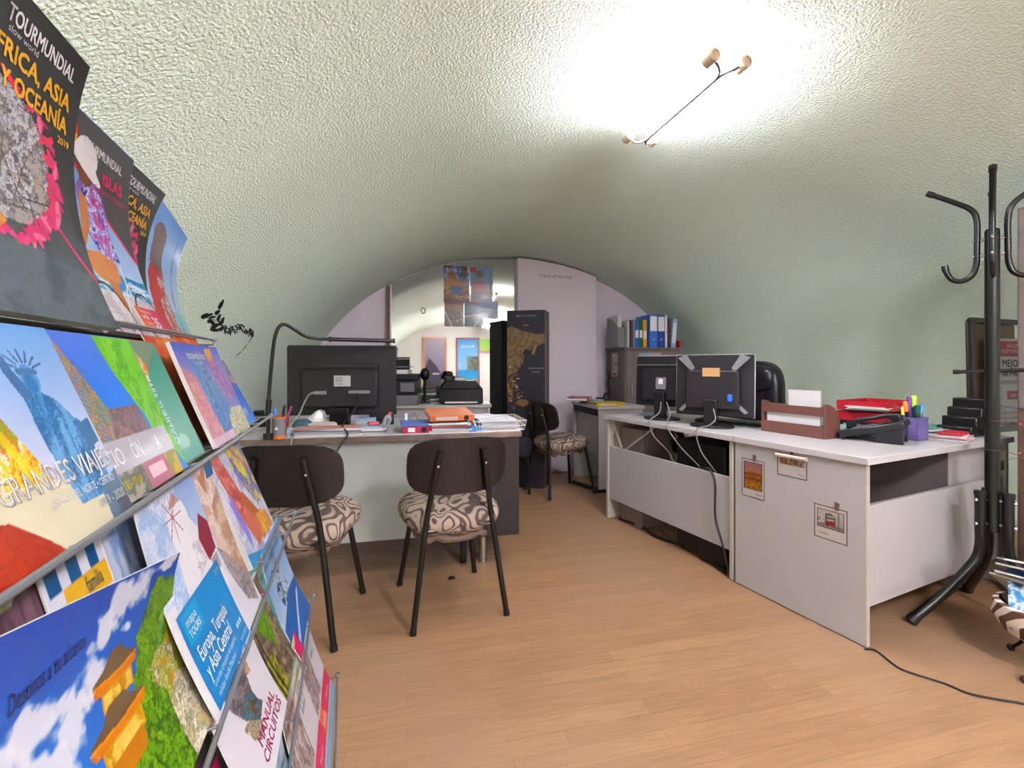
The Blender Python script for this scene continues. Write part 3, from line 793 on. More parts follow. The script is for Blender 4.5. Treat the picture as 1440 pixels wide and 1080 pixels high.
cable('hanging_cable', 'dark grey cable hanging over the front panel of the long desk', [rl(.05, .90, .50), rl(.03, .80, .530), rl(.0, .74, .535), rl(-.012, .70, .47), rl(-.006, .705, .3), rl(-.006, .66, .17), rl(.01, .64, .05), rl(.015, .63, .012)], .006, mat('dark_grey_cable', '#39373c', .45))
cable('floor_cable', 'thin black cable snaking across the floor to the right', [G(1216, 913, .004), G(1232, 915, .004), G(1262, 938, .004), G(1290, 949, .004), G(1328, 961, .004), G(1362, 975, .004), G(1400, 983, .004), G(1440, 990, .004), G(1500, 1010, .004)], .0035, BLACK)
# photo stickers on the near end panel (plane x = 0 of the desk)
def sticker(label, y0, y1, z0, z1, paint, clip):
    w = y1 - y0; h = z1 - z0; asp = h / w
    t = thing('photo_sticker', label, 'sticker', tuple(rl(-.001, (y0 + y1) / 2, z0)), RA)
    a = Art(asp, 80, '#e6dedb'); e = .03
    for r in ((0, 0, e, asp), (1 - e, 0, 1, asp), (0, 0, 1, e), (0, asp - e, 1, asp)): a.rect(*r, '#6e5048')
    paint(a)
    sheet('print', a, flat(w, h, 'yz', (0, w / 2, 0)), print_mat('matt_print', .5, .1), .0006, t)
    q = MB(); q.prism([(-.006, 0), (.005, 0), (.012, .03), (-.006, .034)], 0, .002, Matrix.Translation((-.0015, clip, h - .008)) @ Matrix.Rotation(-PI / 2, 4, 'Z') @ Matrix.Rotation(PI / 2, 4, 'X')); q.build('printed_clip', mat('brown_print', '#6b4a42', .6), t)
def p_rome(a):
    A = a.asp; x0, x1, y0, y1 = .1, .9, .32, A - .1
    m = a.mrect(x0, y0, x1, y1); a.grad(y0, y1, '#c8793c', '#b0808c', m)
    a.tex(a.mrect(x0, y0 + .28, x1, y0 + .7), ['#b06a30', '#c98242', '#8a4a20'], 9, 3, sx=1, sy=2)
    for k in range(9): a.ell(.16 + k * .085, y0 + .42, .026, .07, '#5e2c14'); a.ell(.16 + k * .085, y0 + .60, .022, .045, '#6e3818')
    a.poly([(x0, y0 + .62), (.5, y0 + .86), (x1, y0 + .66), (x1, y0 + .72), (.5, y0 + .93), (x0, y0 + .7)], '#c98f6a')
    a.tex(a.mrect(x0, y0, x1, y0 + .25), ['#b8722a', '#8a4a20', '#cf9a4a'], 12, 8)
    for r in ((x0, y0, x0 + .025, y1), (x1 - .025, y0, x1, y1), (x0, y0, x1, y0 + .025), (x0, y1 - .025, x1, y1)): a.rect(*r, '#5a2c24')
    a.text('Roma', .62, .14, .12, '#6b4a42', shear=.3)
def p_beach(a):
    A = a.asp; m = a.mrect(.1, A * .52, .9, A * .86); a.tex(m, ['#6e3c2e', '#c9a58c', '#8a5a48', '#e0d2c6'], 6, 5)
    a.rect(.02, A * .84, .98, A * .985, '#cdb2a6'); a.rect(.6, A * .84, .92, A * .985, '#8a6f86'); a.line([(.03, A * .82), (.97, A * .82)], .02, '#6e5048')
    a.text('Paris', .72, A * .14, .1, '#6b4a42', shear=.3)
def p_bus(a):
    A = a.asp; x0, x1, y0, y1 = .1, .9, .36, A - .12
    m = a.mrect(x0, y0, x1, y1); a.grad(y0, y1, '#b9aca6', '#d6cdc8', m)
    a.tex(a.mrect(x0, y0, x1, y0 + .16), ['#8d8480', '#a59a94', '#776d6a'], 8, 2, sx=1, sy=3)
    a.tex(a.mrect(.12, y0 + .12, .3, y0 + .36), ['#8a807c', '#e8e2de', '#9a8f8a'], 10, 4)
    a.poly([(.34, y0 + .1), (.66, y0 + .14), (.66, y0 + .40), (.5, y0 + .5), (.34, y0 + .46)], '#6a5550')
    a.poly([(.34, y0 + .1), (.66, y0 + .14), (.66, y0 + .26), (.34, y0 + .22)], '#a83038')
    a.poly([(.4, y0 + .24), (.62, y0 + .27), (.62, y0 + .32), (.4, y0 + .30)], '#cabfba'); a.poly([(.4, y0 + .36), (.62, y0 + .37), (.62, y0 + .42), (.4, y0 + .43)], '#b8aca6')
    a.ell(.42, y0 + .1, .03, .035, '#2a2020'); a.ell(.6, y0 + .13, .025, .03, '#2a2020')
    a.rect(.72, y0 + .16, .765, y0 + .5, '#8a807a'); a.poly([(.72, y0 + .5), (.765, y0 + .5), (.742, y0 + .6)], '#8a807a')
    for r in ((x0, y0, x0 + .022, y1), (x1 - .022, y0, x1, y1), (x0, y0, x1, y0 + .022), (x0, y1 - .022, x1, y1)): a.rect(*r, '#6b433c')
    a.text('London', .14, .16, .1, '#6b4a42', shear=.3)
sticker('sunset coliseum photo sticker with a clip on the white end panel', .4266, .549, .455, .640, p_rome, -.008)
sticker('folded photo sticker curling at the top edge of the end panel', .227, .363, .597, .7, p_beach, .0)
sticker('red bus photo sticker with a clip lowest on the end panel', .066, .197, .372, .512, p_bus, -.025)
q = MB(); q.cyl(rl(-.008, .365, .688), rl(-.008, .225, .690), .009, n=12); o = q.build('paper_curl', mat('cream_paper', '#d2bfb6', .6), angle=60); tag(o, 'rolled paper strip above the folded photo sticker', 'paper roll')

# monitors on the far desk
def desk_monitor(label, loc, rz, w, h, zb, bez):
    t, M, tk = monitor(label, loc, rz, w, h, zb, bezel=bez, tilt=R(-3), thick=.05)
    q = MB(); q.box(-.035, .035, -.075, -.03, .012, zb + .1); q.build('stand_neck', BLACK, t, .004)
    q = MB(); q.prism([(.12 * math.cos(2 * PI * k / 28), -.03 + .09 * math.sin(2 * PI * k / 28)) for k in range(28)], 0, .014); q.build('stand_base', BLACK, t, .003)
    return t, M
SILV = mat('silver_bezel', '#c9c6cc', .35, var=.02)
t, M = desk_monitor('square monitor with ridged back and logo plate at far end of desk', tuple(rl(.20, 1.30)), RA + R(-68), .41, .335, .085, SILV)
q = MB()
for k in range(9): q.box(-.19, .19, -.0215, -.018, .06 + k * .024, .066 + k * .024, M)
q.build('ridges', BLACK, t)
q = MB(); q.box(-.035, .035, -.056, -.05, .11, .19, M); lp = q.build('logo_plate', GREYP, t, .002)
q = MB(); q.box(-.015, .015, -.0575, -.056, .145, .18, M); q.build('logo_square', WHITEP, lp)
q = MB(); q.box(-.19, .19, -.026, -.018, .272, .276, M); q.build('vent_line', STEEL, t)
t, M = desk_monitor('wide monitor with swept back cover nearer the wooden letter rack', tuple(rl(.20, .90)), RA + R(-62), .43, .36, .06, SILV)
for sx in (-1, 1):
    q = MB(); q.prism([(sx * .15, .36), (sx * .20, .34), (sx * .12, .26), (sx * .10, .28)], -.03, -.02, M @ Matrix.Rotation(PI / 2, 4, 'X') @ Matrix.Scale(-1, 4, (0, 0, 1)))
    q.build('cover_rib', GREYP, t, .002)
    q = MB(); q.prism([(sx * .10, .09), (sx * .12, .10), (sx * .19, .03), (sx * .17, .02)], -.03, -.02, M @ Matrix.Rotation(PI / 2, 4, 'X') @ Matrix.Scale(-1, 4, (0, 0, 1)))
    q.build('cover_rib', GREYP, t, .002)
q = MB(); q.box(-.05, .045, -.0525, -.05, .23, .28, M); q.build('tan_sticker', mat('tan_label', '#b58a58', .6), t)
q = MB(); q.box(.09, .115, -.075, -.045, .09, .13, M); q.build('blue_plug', mat('vga_blue', '#2a66c8', .4), t, .003)
cable('monitor_cable', 'grey cable drooping from the square monitor over the desk edge', [rl(.12, 1.24, .86), rl(.07, 1.2, .80), rl(.0, 1.19, .765), rl(-.02, 1.19, .74), rl(-.02, 1.15, .66), rl(.04, 1.08, .56), rl(.07, 1.02, .40)], .0034, LGREY)
cable('monitor_cable', 'second grey cable from the square monitor crossing the gap', [rl(.13, 1.2, .86), rl(.08, 1.12, .80), rl(.0, 1.06, .757), rl(-.02, 1.04, .73), rl(.01, .96, .62), rl(.055, .85, .51), rl(.07, .78, .40)], .0034, LGREY)
cable('monitor_cable', 'grey cable with blue plug running down from the wide monitor', [rl(.10, .81, .855), rl(.08, .78, .80), rl(.05, .8, .765), rl(-.005, .82, .75), rl(-.02, .82, .72), rl(.0, .80, .62), rl(.055, .74, .50), rl(.08, .72, .40)], .0034, LGREY)
# keyboard
t = thing('keyboard', 'black keyboard in front of the wide monitor', 'keyboard', tuple(rl(.42, .93)), RA + R(-66))
q = MB(); q.box(-.22, .22, -.07, .07, 0, .018); q.build('tray', BLACK, t, .004)
q = MB()
for r in range(5):
    for k in range(20): q.box(-.21 + k * .021, -.193 + k * .021, -.06 + r * .024, -.041 + r * .024, .018, .024)
q.build('keys', GREYP, t)
# executive chair
t = thing('executive_chair', 'black leather executive chair behind the two monitors', 'chair', tuple(rl(.72, 1.30, 0)), RA + R(-94))
LEA = mat('black_leather', '#23202a', .3, var=.12, scale=10, bump=.12, bscale=90)
q = MB(); q.sph((0, .27, .83), .275, .075, .30, 28, p=.5); q.sph((0, .24, 1.0), .25, .07, .1, 24, p=.5); q.build('backrest', LEA, t)
q = MB(); q.sph((0, 0, .50), .27, .27, .07, 28, p=.5); q.build('seat', LEA, t)
q = MB(); q.cyl((0, 0, .1), (0, 0, .45), .03); q.build('gas_lift', BLACK, t)
for k in range(5):
    a = 2 * PI * k / 5; q = MB(); q.tube([(0, 0, .12), (.3 * math.cos(a), .3 * math.sin(a), .075)], [.03, .02], 10); l = q.build('leg', BLACK, t)
    q = MB(); q.sph((.3 * math.cos(a), .3 * math.sin(a), .03), .03, .03, .03, 12); q.build('caster', BLACK, l)
for sx in (-1, 1):
    q = MB(); q.tube(cr([(sx * .27, .2, .64), (sx * .3, .04, .66), (sx * .3, -.12, .64), (sx * .27, -.08, .52)], 6), .025, 10); q.build('armrest', LEA, t)

# wooden letter rack
t = thing('letter_rack', 'slatted brown wooden letter rack full of white papers', 'letter rack', tuple(rl(.36, .33)), RA)
WOOD = mat('walnut', '#6b423a', .45, var=.14, scale=5, stretch=(6, 1, 1))
def side_out(): return [(-.06, 0), (.06, 0)] + [(-.06 + .12 * math.cos(a), .07 + .10 * math.sin(a)) for a in [i * PI / 2 / 8 for i in range(9)]]
for y in (0, .325):
    q = MB(); q.prism(side_out(), 0, .012, Matrix.Translation((0, y + .012, 0)) @ Matrix.Rotation(PI / 2, 4, 'X')); q.build('side_panel', WOOD, t, .002)
for x in (-.058, -.01):
    for z in (.002, .108):
        q = MB(); q.box(x - .004, x + .004, .012, .325, z, z + (.058 if z < .05 else .044)); q.build('slat', WOOD, t, .001)
q = MB(); q.box(-.06, .06, .012, .325, .0, .006); q.build('base', WOOD, t)
for k, (x, z, lab) in enumerate(((-.045, .135, 'white paper sheaf in the front slot of the wooden rack'), (-.03, .225, 'taller white paper sheaf in the wooden letter rack'))):
    block('paper_sheaf', lab, 'papers', tuple(rl(.36 + x, .33 + .17 - k * .05, .746)), RA, .010, .28 - k * .12, z, PAPER, .001)

# desk phone: raised at its back edge, handset lying along one side
t = thing('desk_phone', 'black desk phone on a raised stand near the desk corner', 'phone', tuple(rl(.49, .22)), RA + R(18))
PB = mat('phone_black', '#2b2831', .35, var=.08)
Mx = rot(0, R(-16), 0, (0, 0, .060))
q = MB(); q.prism([(-.09, -.125), (.09, -.125), (.095, -.02), (.088, .13), (-.088, .13), (-.095, -.02)], -.016, .014, Mx); q.build('body', PB, t, .006)
q = MB(); q.prism([(-.112, .002), (-.106, .030), (-.06, .042), (.0, .040), (.06, .042), (.106, .030), (.112, .002), (.078, .002), (.058, .022), (-.058, .022), (-.078, .002)], -.024, .024, Mx @ Matrix.Translation((.058, .005, .012)) @ Matrix.Rotation(PI / 2, 4, 'Z') @ Matrix.Rotation(PI / 2, 4, 'X')); q.build('handset', PB, t, .005)
arch = [(-.08, 0), (-.05, 0)] + [(-.05 + .05 - .05 * math.cos(a), .045 * math.sin(a)) for a in [PI * i / 8 for i in range(9)]][1:-1] + [(.05, 0), (.08, 0), (.08, .085), (-.08, .085)]
q = MB(); q.prism(arch, -.05, .05, Matrix.Translation((0, -.065, 0)) @ Matrix.Rotation(PI / 2, 4, 'X')); q.build('stand', PB, t, .003)
q = MB(); q.box(-.08, .08, .098, .115, .0, .022); q.build('front_foot', PB, t, .004)
q = MB()
for r in range(5):
    for k in range(4): q.box(-.08 + k * .022, -.064 + k * .022, -.03 + r * .022, -.017 + r * .022, .014, .018, Mx)
q.build('keypad', GREYP, t)
q = MB(); q.box(-.08, .015, -.10, -.05, .014, .017, Mx); q.build('display', mat('dark_screen', '#10131a', .15), t)
# pen holder
ph = rl(.70, .17); t = thing('pen_holder', 'purple mesh cube holding highlighters and markers', 'pen holder', tuple(ph), RA)
PUR = mat('purple_mesh', '#7d70b0', .4, trans=.3, var=.1, scale=40)
q = MB(); w = .048
for a in ((-w, w, -w, -w + .003), (-w, w, w - .003, w), (-w, -w + .003, -w, w), (w - .003, w, -w, w)): q.box(a[0], a[1], a[2], a[3], 0, .105)
q.box(-w, w, -w, w, 0, .003); q.build('mesh_walls', PUR, t)
q = MB(); q.tube([(-w, -w, .105), (w, -w, .105), (w, w, .105), (-w, w, .105), (-w, -w, .105)], .003, 6); q.build('rim', mat('purple_rim', '#5f5494', .4), t)
for lab, dx, dy, lx, ly, H, c, cap, r in (
    ('orange highlighter leaning left in the purple holder', -.02, .0, -.05, .0, .185, '#2a2228', '#f08038', .009), ('yellow capped marker at the left of the purple holder', -.034, .012, -.046, .01, .16, '#3a363c', '#d8d860', .008),
    ('purple marker upright in the purple holder', .0, .0, .006, .01, .205, '#5a2a78', '#6a2c8a', .009), ('lime highlighter standing tallest in the purple holder', .01, .0, .03, .0, .21, '#2f6a50', '#b6e838', .011),
    ('dark green marker in front of the lime highlighter', .008, -.018, .014, -.02, .165, '#123a38', '#175048', .012), ('orange highlighter leaning right in the purple holder', .022, .004, .062, .01, .185, '#c8402a', '#f07838', .009),
    ('blue highlighter leaning far right in the purple holder', .03, -.01, .078, -.01, .165, '#2a5a90', '#4aa0e0', .010)):
    b0 = ph + RM @ Vector((dx, dy, .008)); pen('highlighter' if 'highlighter' in lab else 'marker', lab, b0, ph + RM @ Vector((lx, ly, H)), c, r, cap)
# papers and red things
paper_stack('paper_stack', 'papers with teal sheets spread behind the desk phone', tuple(rl(.68, .40)), RA + .3, .26, .18, 5, [.006, .005], ['#e4e2e4', '#9cc4c4', '#e9e6e6'], jitter=.02)
paper_stack('paper_stack', 'white papers between the pen holder and the black organiser', tuple(rl(1.0, .26)), RA - .1, .26, .2, 6, [.007, .005, .006], ['#e6e4e6', '#dde0e6', '#68a89c'], jitter=.02)
paper_stack('paper_stack', 'thin white leaflets under the red notebook', tuple(rl(.90, .10)), RA + .25, .2, .14, 4, [.005, .004], ['#e9e6e6', '#e2dcdc', '#d8a0a0'], jitter=.012)
q = MB(); q.prism(rrect(.15, .09, .012), 0, .012); o = q.build('notebook', mat('red_notebook', '#c0283c', .4), loc=tuple(rl(.93, .10, .7585)), rz=RA + .15, bevel=.003); tag(o, 'red notebook lying on white leaflets near the coat rack', 'notebook')
block('folder', 'yellow green folder lying flat under the red letter trays', 'folder', tuple(rl(.50, .535)), RA - .2, .22, .1, .008, mat('lime_folder', '#c8d86a', .5))
# red letter trays
t = thing('letter_tray', 'stacked red letter trays with papers at the back of the desk', 'letter tray', tuple(rl(1.0, .47, .74)), RA + R(4))
RED = mat('red_plastic', '#b01828', .35, var=.05)
for z in (.045, .105):
    q = MB()
    q.box(-.17, .17, -.12, .12, z, z + .004); q.box(-.17, .17, .116, .12, z, z + .052); q.box(.166, .17, -.12, .12, z, z + .052); q.box(-.17, -.166, -.12, .12, z, z + .052)
    q.prism([(-.17, 0), (-.02, 0), (-.06, .04), (-.17, .052)], 0, .004, Matrix.Translation((0, -.116, z)) @ Matrix.Rotation(PI / 2, 4, 'X'))
    q.prism([(.17, 0), (.02, 0), (.06, .04), (.17, .052)], 0, .004, Matrix.Translation((0, -.116, z)) @ Matrix.Rotation(PI / 2, 4, 'X')); q.build('tray', RED, t, .001)
q = MB(); q.box(-.18, .18, -.13, .13, .03, .043)
for x in (-.15, .15):
    for y in (-.1, .1): q.tube([(x, y, .036), (x - .015, y, .0)], .008, 8)
q.build('black_stand', BLACK, t, .002)
paper_stack('paper_stack', 'white papers sticking out of the upper red tray', tuple(rl(.93, .45, .849)), RA + .3, .26, .18, 4, [.006, .005], ['#e6e2e2', '#dcd6d2'], jitter=.015)
# black stepped organiser
t = thing('desk_organizer', 'black stepped desk organiser before the wooden frame', 'organiser', tuple(rl(1.14, .13)), RA)
q = MB()
for k in range(4): q.box(-.10, .10, -.12 + .0, .12 - k * .055, 0, .045 + k * .04) if False else q.box(-.13 + k * .055, .12, -.07, .07, .0, .05 + k * .045)
q.build('steps', mat('organiser_black', '#1f1c20', .35, var=.05), t, .006)
# framed wooden board with a price poster
t = thing('framed_board', 'dark framed brown board leaning at the right end of desk', 'board', (2.60, 2.47, .74), R(20), rx=R(-1))
BR = mat('brown_board', '#5a3a26', .5, var=.12, scale=3, stretch=(1, 1, 4)); FRM = mat('espresso_frame', '#3a2a26', .4, var=.1)
q = MB(); q.box(-.15, .25, .0, .008, .0, .58); q.build('panel', BR, t)
q = MB(); q.prism(rrect(.44, .62, .03, 5, .05, .30), .0, .012, Matrix.Translation((0, .022, 0)) @ Matrix.Rotation(PI / 2, 4, 'X'))
q.box(-.17, -.145, -.012, .01, .0, .60); q.box(-.17, .27, -.012, .01, .585, .612); q.build('frame', FRM, t, .003)
q = MB(); q.box(-.142, -.137, -.006, .002, .02, .585); q.build('inner_strip', mat('pale_strip', '#a58f7a', .5), t)
a = Art(1.8, 90, '#dfdadf')
a.rect(0, 0, .06, 1.8, '#8fae96'); a.rect(.2, 1.45, .95, 1.75, '#c4566a'); a.text('AHORA', .45, 1.62, .12, '#f2e6e8'); a.text('ACEPTAMOS', .28, 1.52, .1, '#f2e6e8')
a.text('MEJOR', .28, 1.25, .2, '#3c3c44', bold=.02); a.text('IIII PRECIO', .28, 1.07, .17, '#3c3c44', bold=.02); a.text('GARANTIZADO', .22, .92, .1, '#4a4a52')
a.rect(.4, .62, .95, .78, '#b8485c'); a.text('HOY', .5, .66, .1, '#f2e6e8'); a.line([(.2, .5), (.8, .42)], .012, '#a03048')
for k in range(3): a.text('viajes y hoteles', .2, .34 - k * .1, .09, '#a04a5c')
a.poly([(.1, 0), (.1, .08), (.5, .18), (1, .08), (1, 0)], '#8d8a92')
t = thing('price_poster', 'white price poster with red panels leaning on the brown board', 'poster', (2.67, 2.44, .742), R(16), rx=R(-2))
sheet('print', a, flat(.28, .50, 'xz', (-.12, 0, 0)), print_mat('matt_print'), .003, t)

# tall cupboard at the right edge
t = thing('cupboard', 'tall taupe cupboard at the right edge beside the desk', 'cupboard', (2.355, 2.12, 0), R(-51.5))
TAU = mat('taupe_laminate', '#5f5350', .5, var=.05); q = MB(); q.box(0, .35, 0, .35, .0, 1.83); q.build('body', TAU, t, .004)
q = MB(); q.box(.003, .347, -.018, -.001, .9, 1.82); d1 = q.build('door', TAU, t, .002)
q = MB(); q.tube([(.31, -.03, 1.25), (.31, -.03, 1.4)], .006); q.build('handle', STEEL, d1)
BARK = mat('rough_dark_wood', '#4a2f22', .7, var=.35, scale=14, bump=.6, bscale=30, stretch=(1, 1, .4)); q = MB(); q.box(.003, .347, -.03, -.001, .02, .89); q.build('lower_panel', BARK, t, .003)

# ================================================================== coat rack
CR0 = Vector((2.026, 1.92, 0))
t = thing('coat_rack', 'black metal coat rack with curved hooks beside the near desk', 'coat rack', tuple(CR0), 0)
q = MB(); q.cyl((0, 0, .40), (0, 0, 1.665), .0235, n=24); q.lathe([(.0235, 1.665), (.02, 1.672), (.002, 1.674)], 24); q.build('pole', BLACKM, t)
for k in range(4):
    a = R(90 * k + 134); c, s = math.cos(a), math.sin(a)
    P = [(.20, 1.875), (.11, 1.81), (.06, 1.765), (.045, 1.71), (.045, 1.60), (.047, 1.53), (.06, 1.485), (.09, 1.465), (.122, 1.475), (.142, 1.515), (.145, 1.535)]
    q = MB(); q.tube(cr([(r * c, r * s, z) for r, z in P], 6), .0105, 12); hk = q.build('hook', BLACKM, t)
    for (r0, z0), (r1, z1) in ((P[0], P[1]), (P[-1], P[-2])):
        q = MB(); p0 = Vector((r0 * c, r0 * s, z0)); p1 = Vector((r1 * c, r1 * s, z1)); dd = (p1 - p0).normalized(); q.cyl(p0 - dd * .004, p0 + dd * .022, .0125, n=12); q.build('end_cap', BLACK, hk)
    for z in (1.63, 1.565):
        q = MB(); q.cyl((.02 * c, .02 * s, z), (.052 * c, .052 * s, z), .006, n=10); q.sph((.053 * c, .053 * s, z), .0065, n=8); q.build('bolt', STEEL, hk)
for k in range(3):
    a = R(120 * k + 178); c, s = math.cos(a), math.sin(a)
    q = MB(); q.tube(cr([(r * c, r * s, z) for r, z in ((.048, .555), (.048, .42), (.05, .33), (.08, .26), (.20, .13), (.325, .022))], 6), .0185, 14); l = q.build('leg', BLACKM, t)
    q = MB(); q.cyl((.313 * c, .313 * s, .034), (.334 * c, .334 * s, .011), .0215, n=14); q.build('rubber_cap', BLACK, l)
    q = MB(); q.cyl((.048 * c, .048 * s, .55), (.048 * c, .048 * s, .568), .021, n=14); q.build('top_cap', BLACK, l)
    for z in (.53, .43):
        q = MB(); q.cyl((.02 * c, .02 * s, z), (.066 * c, .066 * s, z), .006, n=8); q.sph((.067 * c, .067 * s, z), .0075, n=8); q.build('bolt', STEEL, l)
BV = Vector((.70, -.71, 0))
q = MB(); q.tube([tuple(BV * -.115 + Vector((0, 0, 1.068))), tuple(BV * .16 + Vector((0, 0, 1.082)))], .0085, 10); ub = q.build('umbrella_bar', BLACKM, t)
q = MB(); q.cyl(tuple(BV * -.12 + Vector((0, 0, 1.068))), tuple(BV * -.10 + Vector((0, 0, 1.069))), .0105, n=10); q.build('end_cap', BLACK, ub)

# ================================================================== basket, magazines, twigs
bp = Vector((1.90, 1.62, 0))
t = thing('basket', 'brown and white striped basket on thin black legs', 'basket', tuple(bp))
mbk = bpy.data.materials.new('striped_wicker'); mbk.use_nodes = True; nt = mbk.node_tree; b = nt.nodes['Principled BSDF']
tc = nt.nodes.new('ShaderNodeTexCoord'); wv = nt.nodes.new('ShaderNodeTexWave'); wv.bands_direction = 'DIAGONAL'; wv.inputs['Scale'].default_value = 9; wv.inputs['Distortion'].default_value = 1.2
rp = nt.nodes.new('ShaderNodeValToRGB'); rp.color_ramp.elements[0].position = .45; rp.color_ramp.elements[0].color = lin('#5a3628') + (1,); rp.color_ramp.elements[1].position = .55; rp.color_ramp.elements[1].color = lin('#d8c8bc') + (1,)
nt.links.new(tc.outputs['Object'], wv.inputs['Vector']); nt.links.new(wv.outputs['Fac'], rp.inputs[0]); nt.links.new(rp.outputs[0], b.inputs['Base Color']); b.inputs['Roughness'].default_value = .7
q = MB(); q.lathe([(.002, .10), (.06, .105), (.11, .135), (.135, .18), (.13, .23), (.115, .235), (.12, .18), (.09, .14), (.002, .12)], 32); q.build('bowl', mbk, t)
for k in range(3):
    a = R(120 * k + 200); q = MB(); q.tube(cr([(.06 * math.cos(a), .06 * math.sin(a), .11), (.1 * math.cos(a), .1 * math.sin(a), .05), (.135 * math.cos(a), .135 * math.sin(a), .012)], 5), .006, 8); l = q.build('leg', BLACKM, t)
    q = MB(); q.sph((.137 * math.cos(a), .137 * math.sin(a), .012), .012, n=10); q.build('foot', BLACK, l)
def mag_art(seed, pal):
    a = Art(1.3, 40, pal[0]); a.tex(a.mrect(0, 0, 1, 1.3), pal, 4, seed); a.rect(0, 1.08, 1, 1.3, pal[-1]); return a
def magazine(label, loc, rz, rx, ry, seed, pal, w=.21, th=.006):
    t = thing('magazine', label, 'magazine', loc, rz, 'magazines in the striped basket', rx=rx, ry=ry)
    a = mag_art(seed, pal); sheet('booklet', a, flat(w, w * 1.3, 'xy', (-w / 2, -w * .65, th)), print_mat('glossy_print'), th, t)
for i, (lab, dz, ry, pal) in enumerate((('blue covered magazine standing on edge at the basket front', .225, 38, ['#2a78b8', '#3a9ad0', '#e8eef2', '#1a5a9a']), ('white paged magazine lowest of the flat pile in the basket', .265, 30, ['#e8e4e4', '#dcd8da', '#c8c4c8']),
                    ('thick white magazine in the middle of the basket pile', .29, 27, ['#e4e2e6', '#f0eef0', '#d0ccd2']), ('red and orange magazine near the top of the basket pile', .335, 20, ['#d8503a', '#e88a5a', '#e8dcd8', '#c03a4a']),
                    ('green striped magazine topmost in the basket pile', .37, 16, ['#7fb8a0', '#e6ece8', '#4a9a88', '#e8e8e8']))):
    if i == 0: magazine(lab, tuple(bp + Vector((-.03, -.02, .255))), R(-45), R(60), 0, 30, pal, .17, .005); continue
    magazine(lab, tuple(bp + Vector((.035, .01 * (i % 2), dz))), R(20 + 7 * i), 0, R(ry), 30 + i, pal)
tw = thing('twig_lights', 'bundle of thin bare twigs with tiny lights at right edge', 'branches', (2.27, 1.63, .0))
TWM = mat('twig_brown', '#6a4a3e', .6, var=.2); PEAR = mat('pearl_bead', '#e9e2dc', .3); RB = mat('red_bead', '#c83a4a', .3)
rng = random.Random(5); beads = []
q = MB(); q.lathe([(.002, 0), (.07, 0), (.085, .25), (.08, .45), (.072, .45), (.07, .1), (.002, .1)], 24); q.build('vase', mat('dark_vase', '#3a2c2a', .4), tw)
for k in range(14):
    a = R(150 + rng.uniform(-45, 45)); hh = rng.uniform(.42, .74); rr = rng.uniform(.16, .40)
    pts = [(0, 0, .3), (.03 * math.cos(a), .03 * math.sin(a), .5), (rr * .35 * math.cos(a), rr * .35 * math.sin(a), .3 + hh * .55), (rr * .8 * math.cos(a + .3), rr * .8 * math.sin(a + .3), .3 + hh * .9), (rr * 1.15 * math.cos(a + .5), rr * 1.15 * math.sin(a + .5), .3 + hh * (.95 + rng.uniform(-.1, .12)))]
    P = cr(pts, 6); q = MB(); q.tube(P, [.0022 * (1 - .6 * i / len(P)) for i in range(len(P))], 5)
    m0 = P[len(P) // 2]; q.tube(cr([m0, m0 + Vector((rng.uniform(-.08, .04), rng.uniform(-.05, .05), .06)), m0 + Vector((rng.uniform(-.15, .05), rng.uniform(-.08, .08), .09))], 4), .001, 4)
    br = q.build('twig', TWM, tw)
    q = MB(); p = P[rng.randrange(len(P) // 2, len(P))]; q.sph(tuple(p), .0042, n=8); q.build('bead', RB if k % 3 == 0 else PEAR, br)
# ================================================================== far end
# mirror sheet leaning on the end wall
MN = (Matrix.Rotation(R(11.5), 3, 'Z') @ Vector((0, -1, 0)))
LEAN = R(.5)
m0 = Vector((-.24, 4.60, 0))             # foot point of the mirror
mt = thing('wall_mirror', 'large smudged mirror sheet against the far wall behind posters', 'mirror', tuple(m0), R(11.5), rx=-LEAN)
mm = bpy.data.materials.new('smudged_mirror'); mm.use_nodes = True; nt = mm.node_tree; b = nt.nodes['Principled BSDF']
b.inputs['Metallic'].default_value = 1; b.inputs['Base Color'].default_value = (.72, .73, .74, 1)
tc = nt.nodes.new('ShaderNodeTexCoord'); n = nt.nodes.new('ShaderNodeTexNoise'); n.inputs['Scale'].default_value = 3; n.inputs['Detail'].default_value = 6
nt.links.new(tc.outputs['Object'], n.inputs['Vector']); rp = nt.nodes.new('ShaderNodeMapRange'); rp.inputs['From Min'].default_value = .45; rp.inputs['From Max'].default_value = .75
rp.inputs['To Min'].default_value = .008; rp.inputs['To Max'].default_value = .07; nt.links.new(n.outputs['Fac'], rp.inputs['Value']); nt.links.new(rp.outputs[0], b.inputs['Roughness'])
MI = Matrix.Rotation(R(11.5), 4, 'Z') @ Matrix.Rotation(-LEAN, 4, 'X'); MI.translation = m0
def mirror_pt(px, py, off=0.):
    """where the ray through a pixel meets the mirror plane"""
    nn = MI.to_3x3() @ Vector((0, -1, 0)); r = Vector(((px - CX) / F_PX, 1, -(py - HY) / F_PX)); c = Vector((0, 0, CAMZ))
    k = (m0 - c).dot(nn) / r.dot(nn); return c + r * k + nn * off
MII = MI.inverted()
def mloc(px, py): return MII @ mirror_pt(px, py)
xl = mloc(549, 480).x; xr = mloc(735, 480).x
top = []
for k in range(21):
    x = xl + (xr - xl) * k / 20; z = 1.9
    while z < 2.3:
        p = MI @ Vector((x, 0, z))
        if p.z > vault_z(p.dot(V_), p.dot(U)) - .02: break
        z += .003
    top.append((x, z))
q = MB(); q.prism([(xl, .02)] + [(xr, .02)] + list(reversed(top)), 0, .006, Matrix.Translation((0, .006, 0)) @ Matrix.Rotation(PI / 2, 4, 'X')); q.build('mirror_sheet', mm, mt)
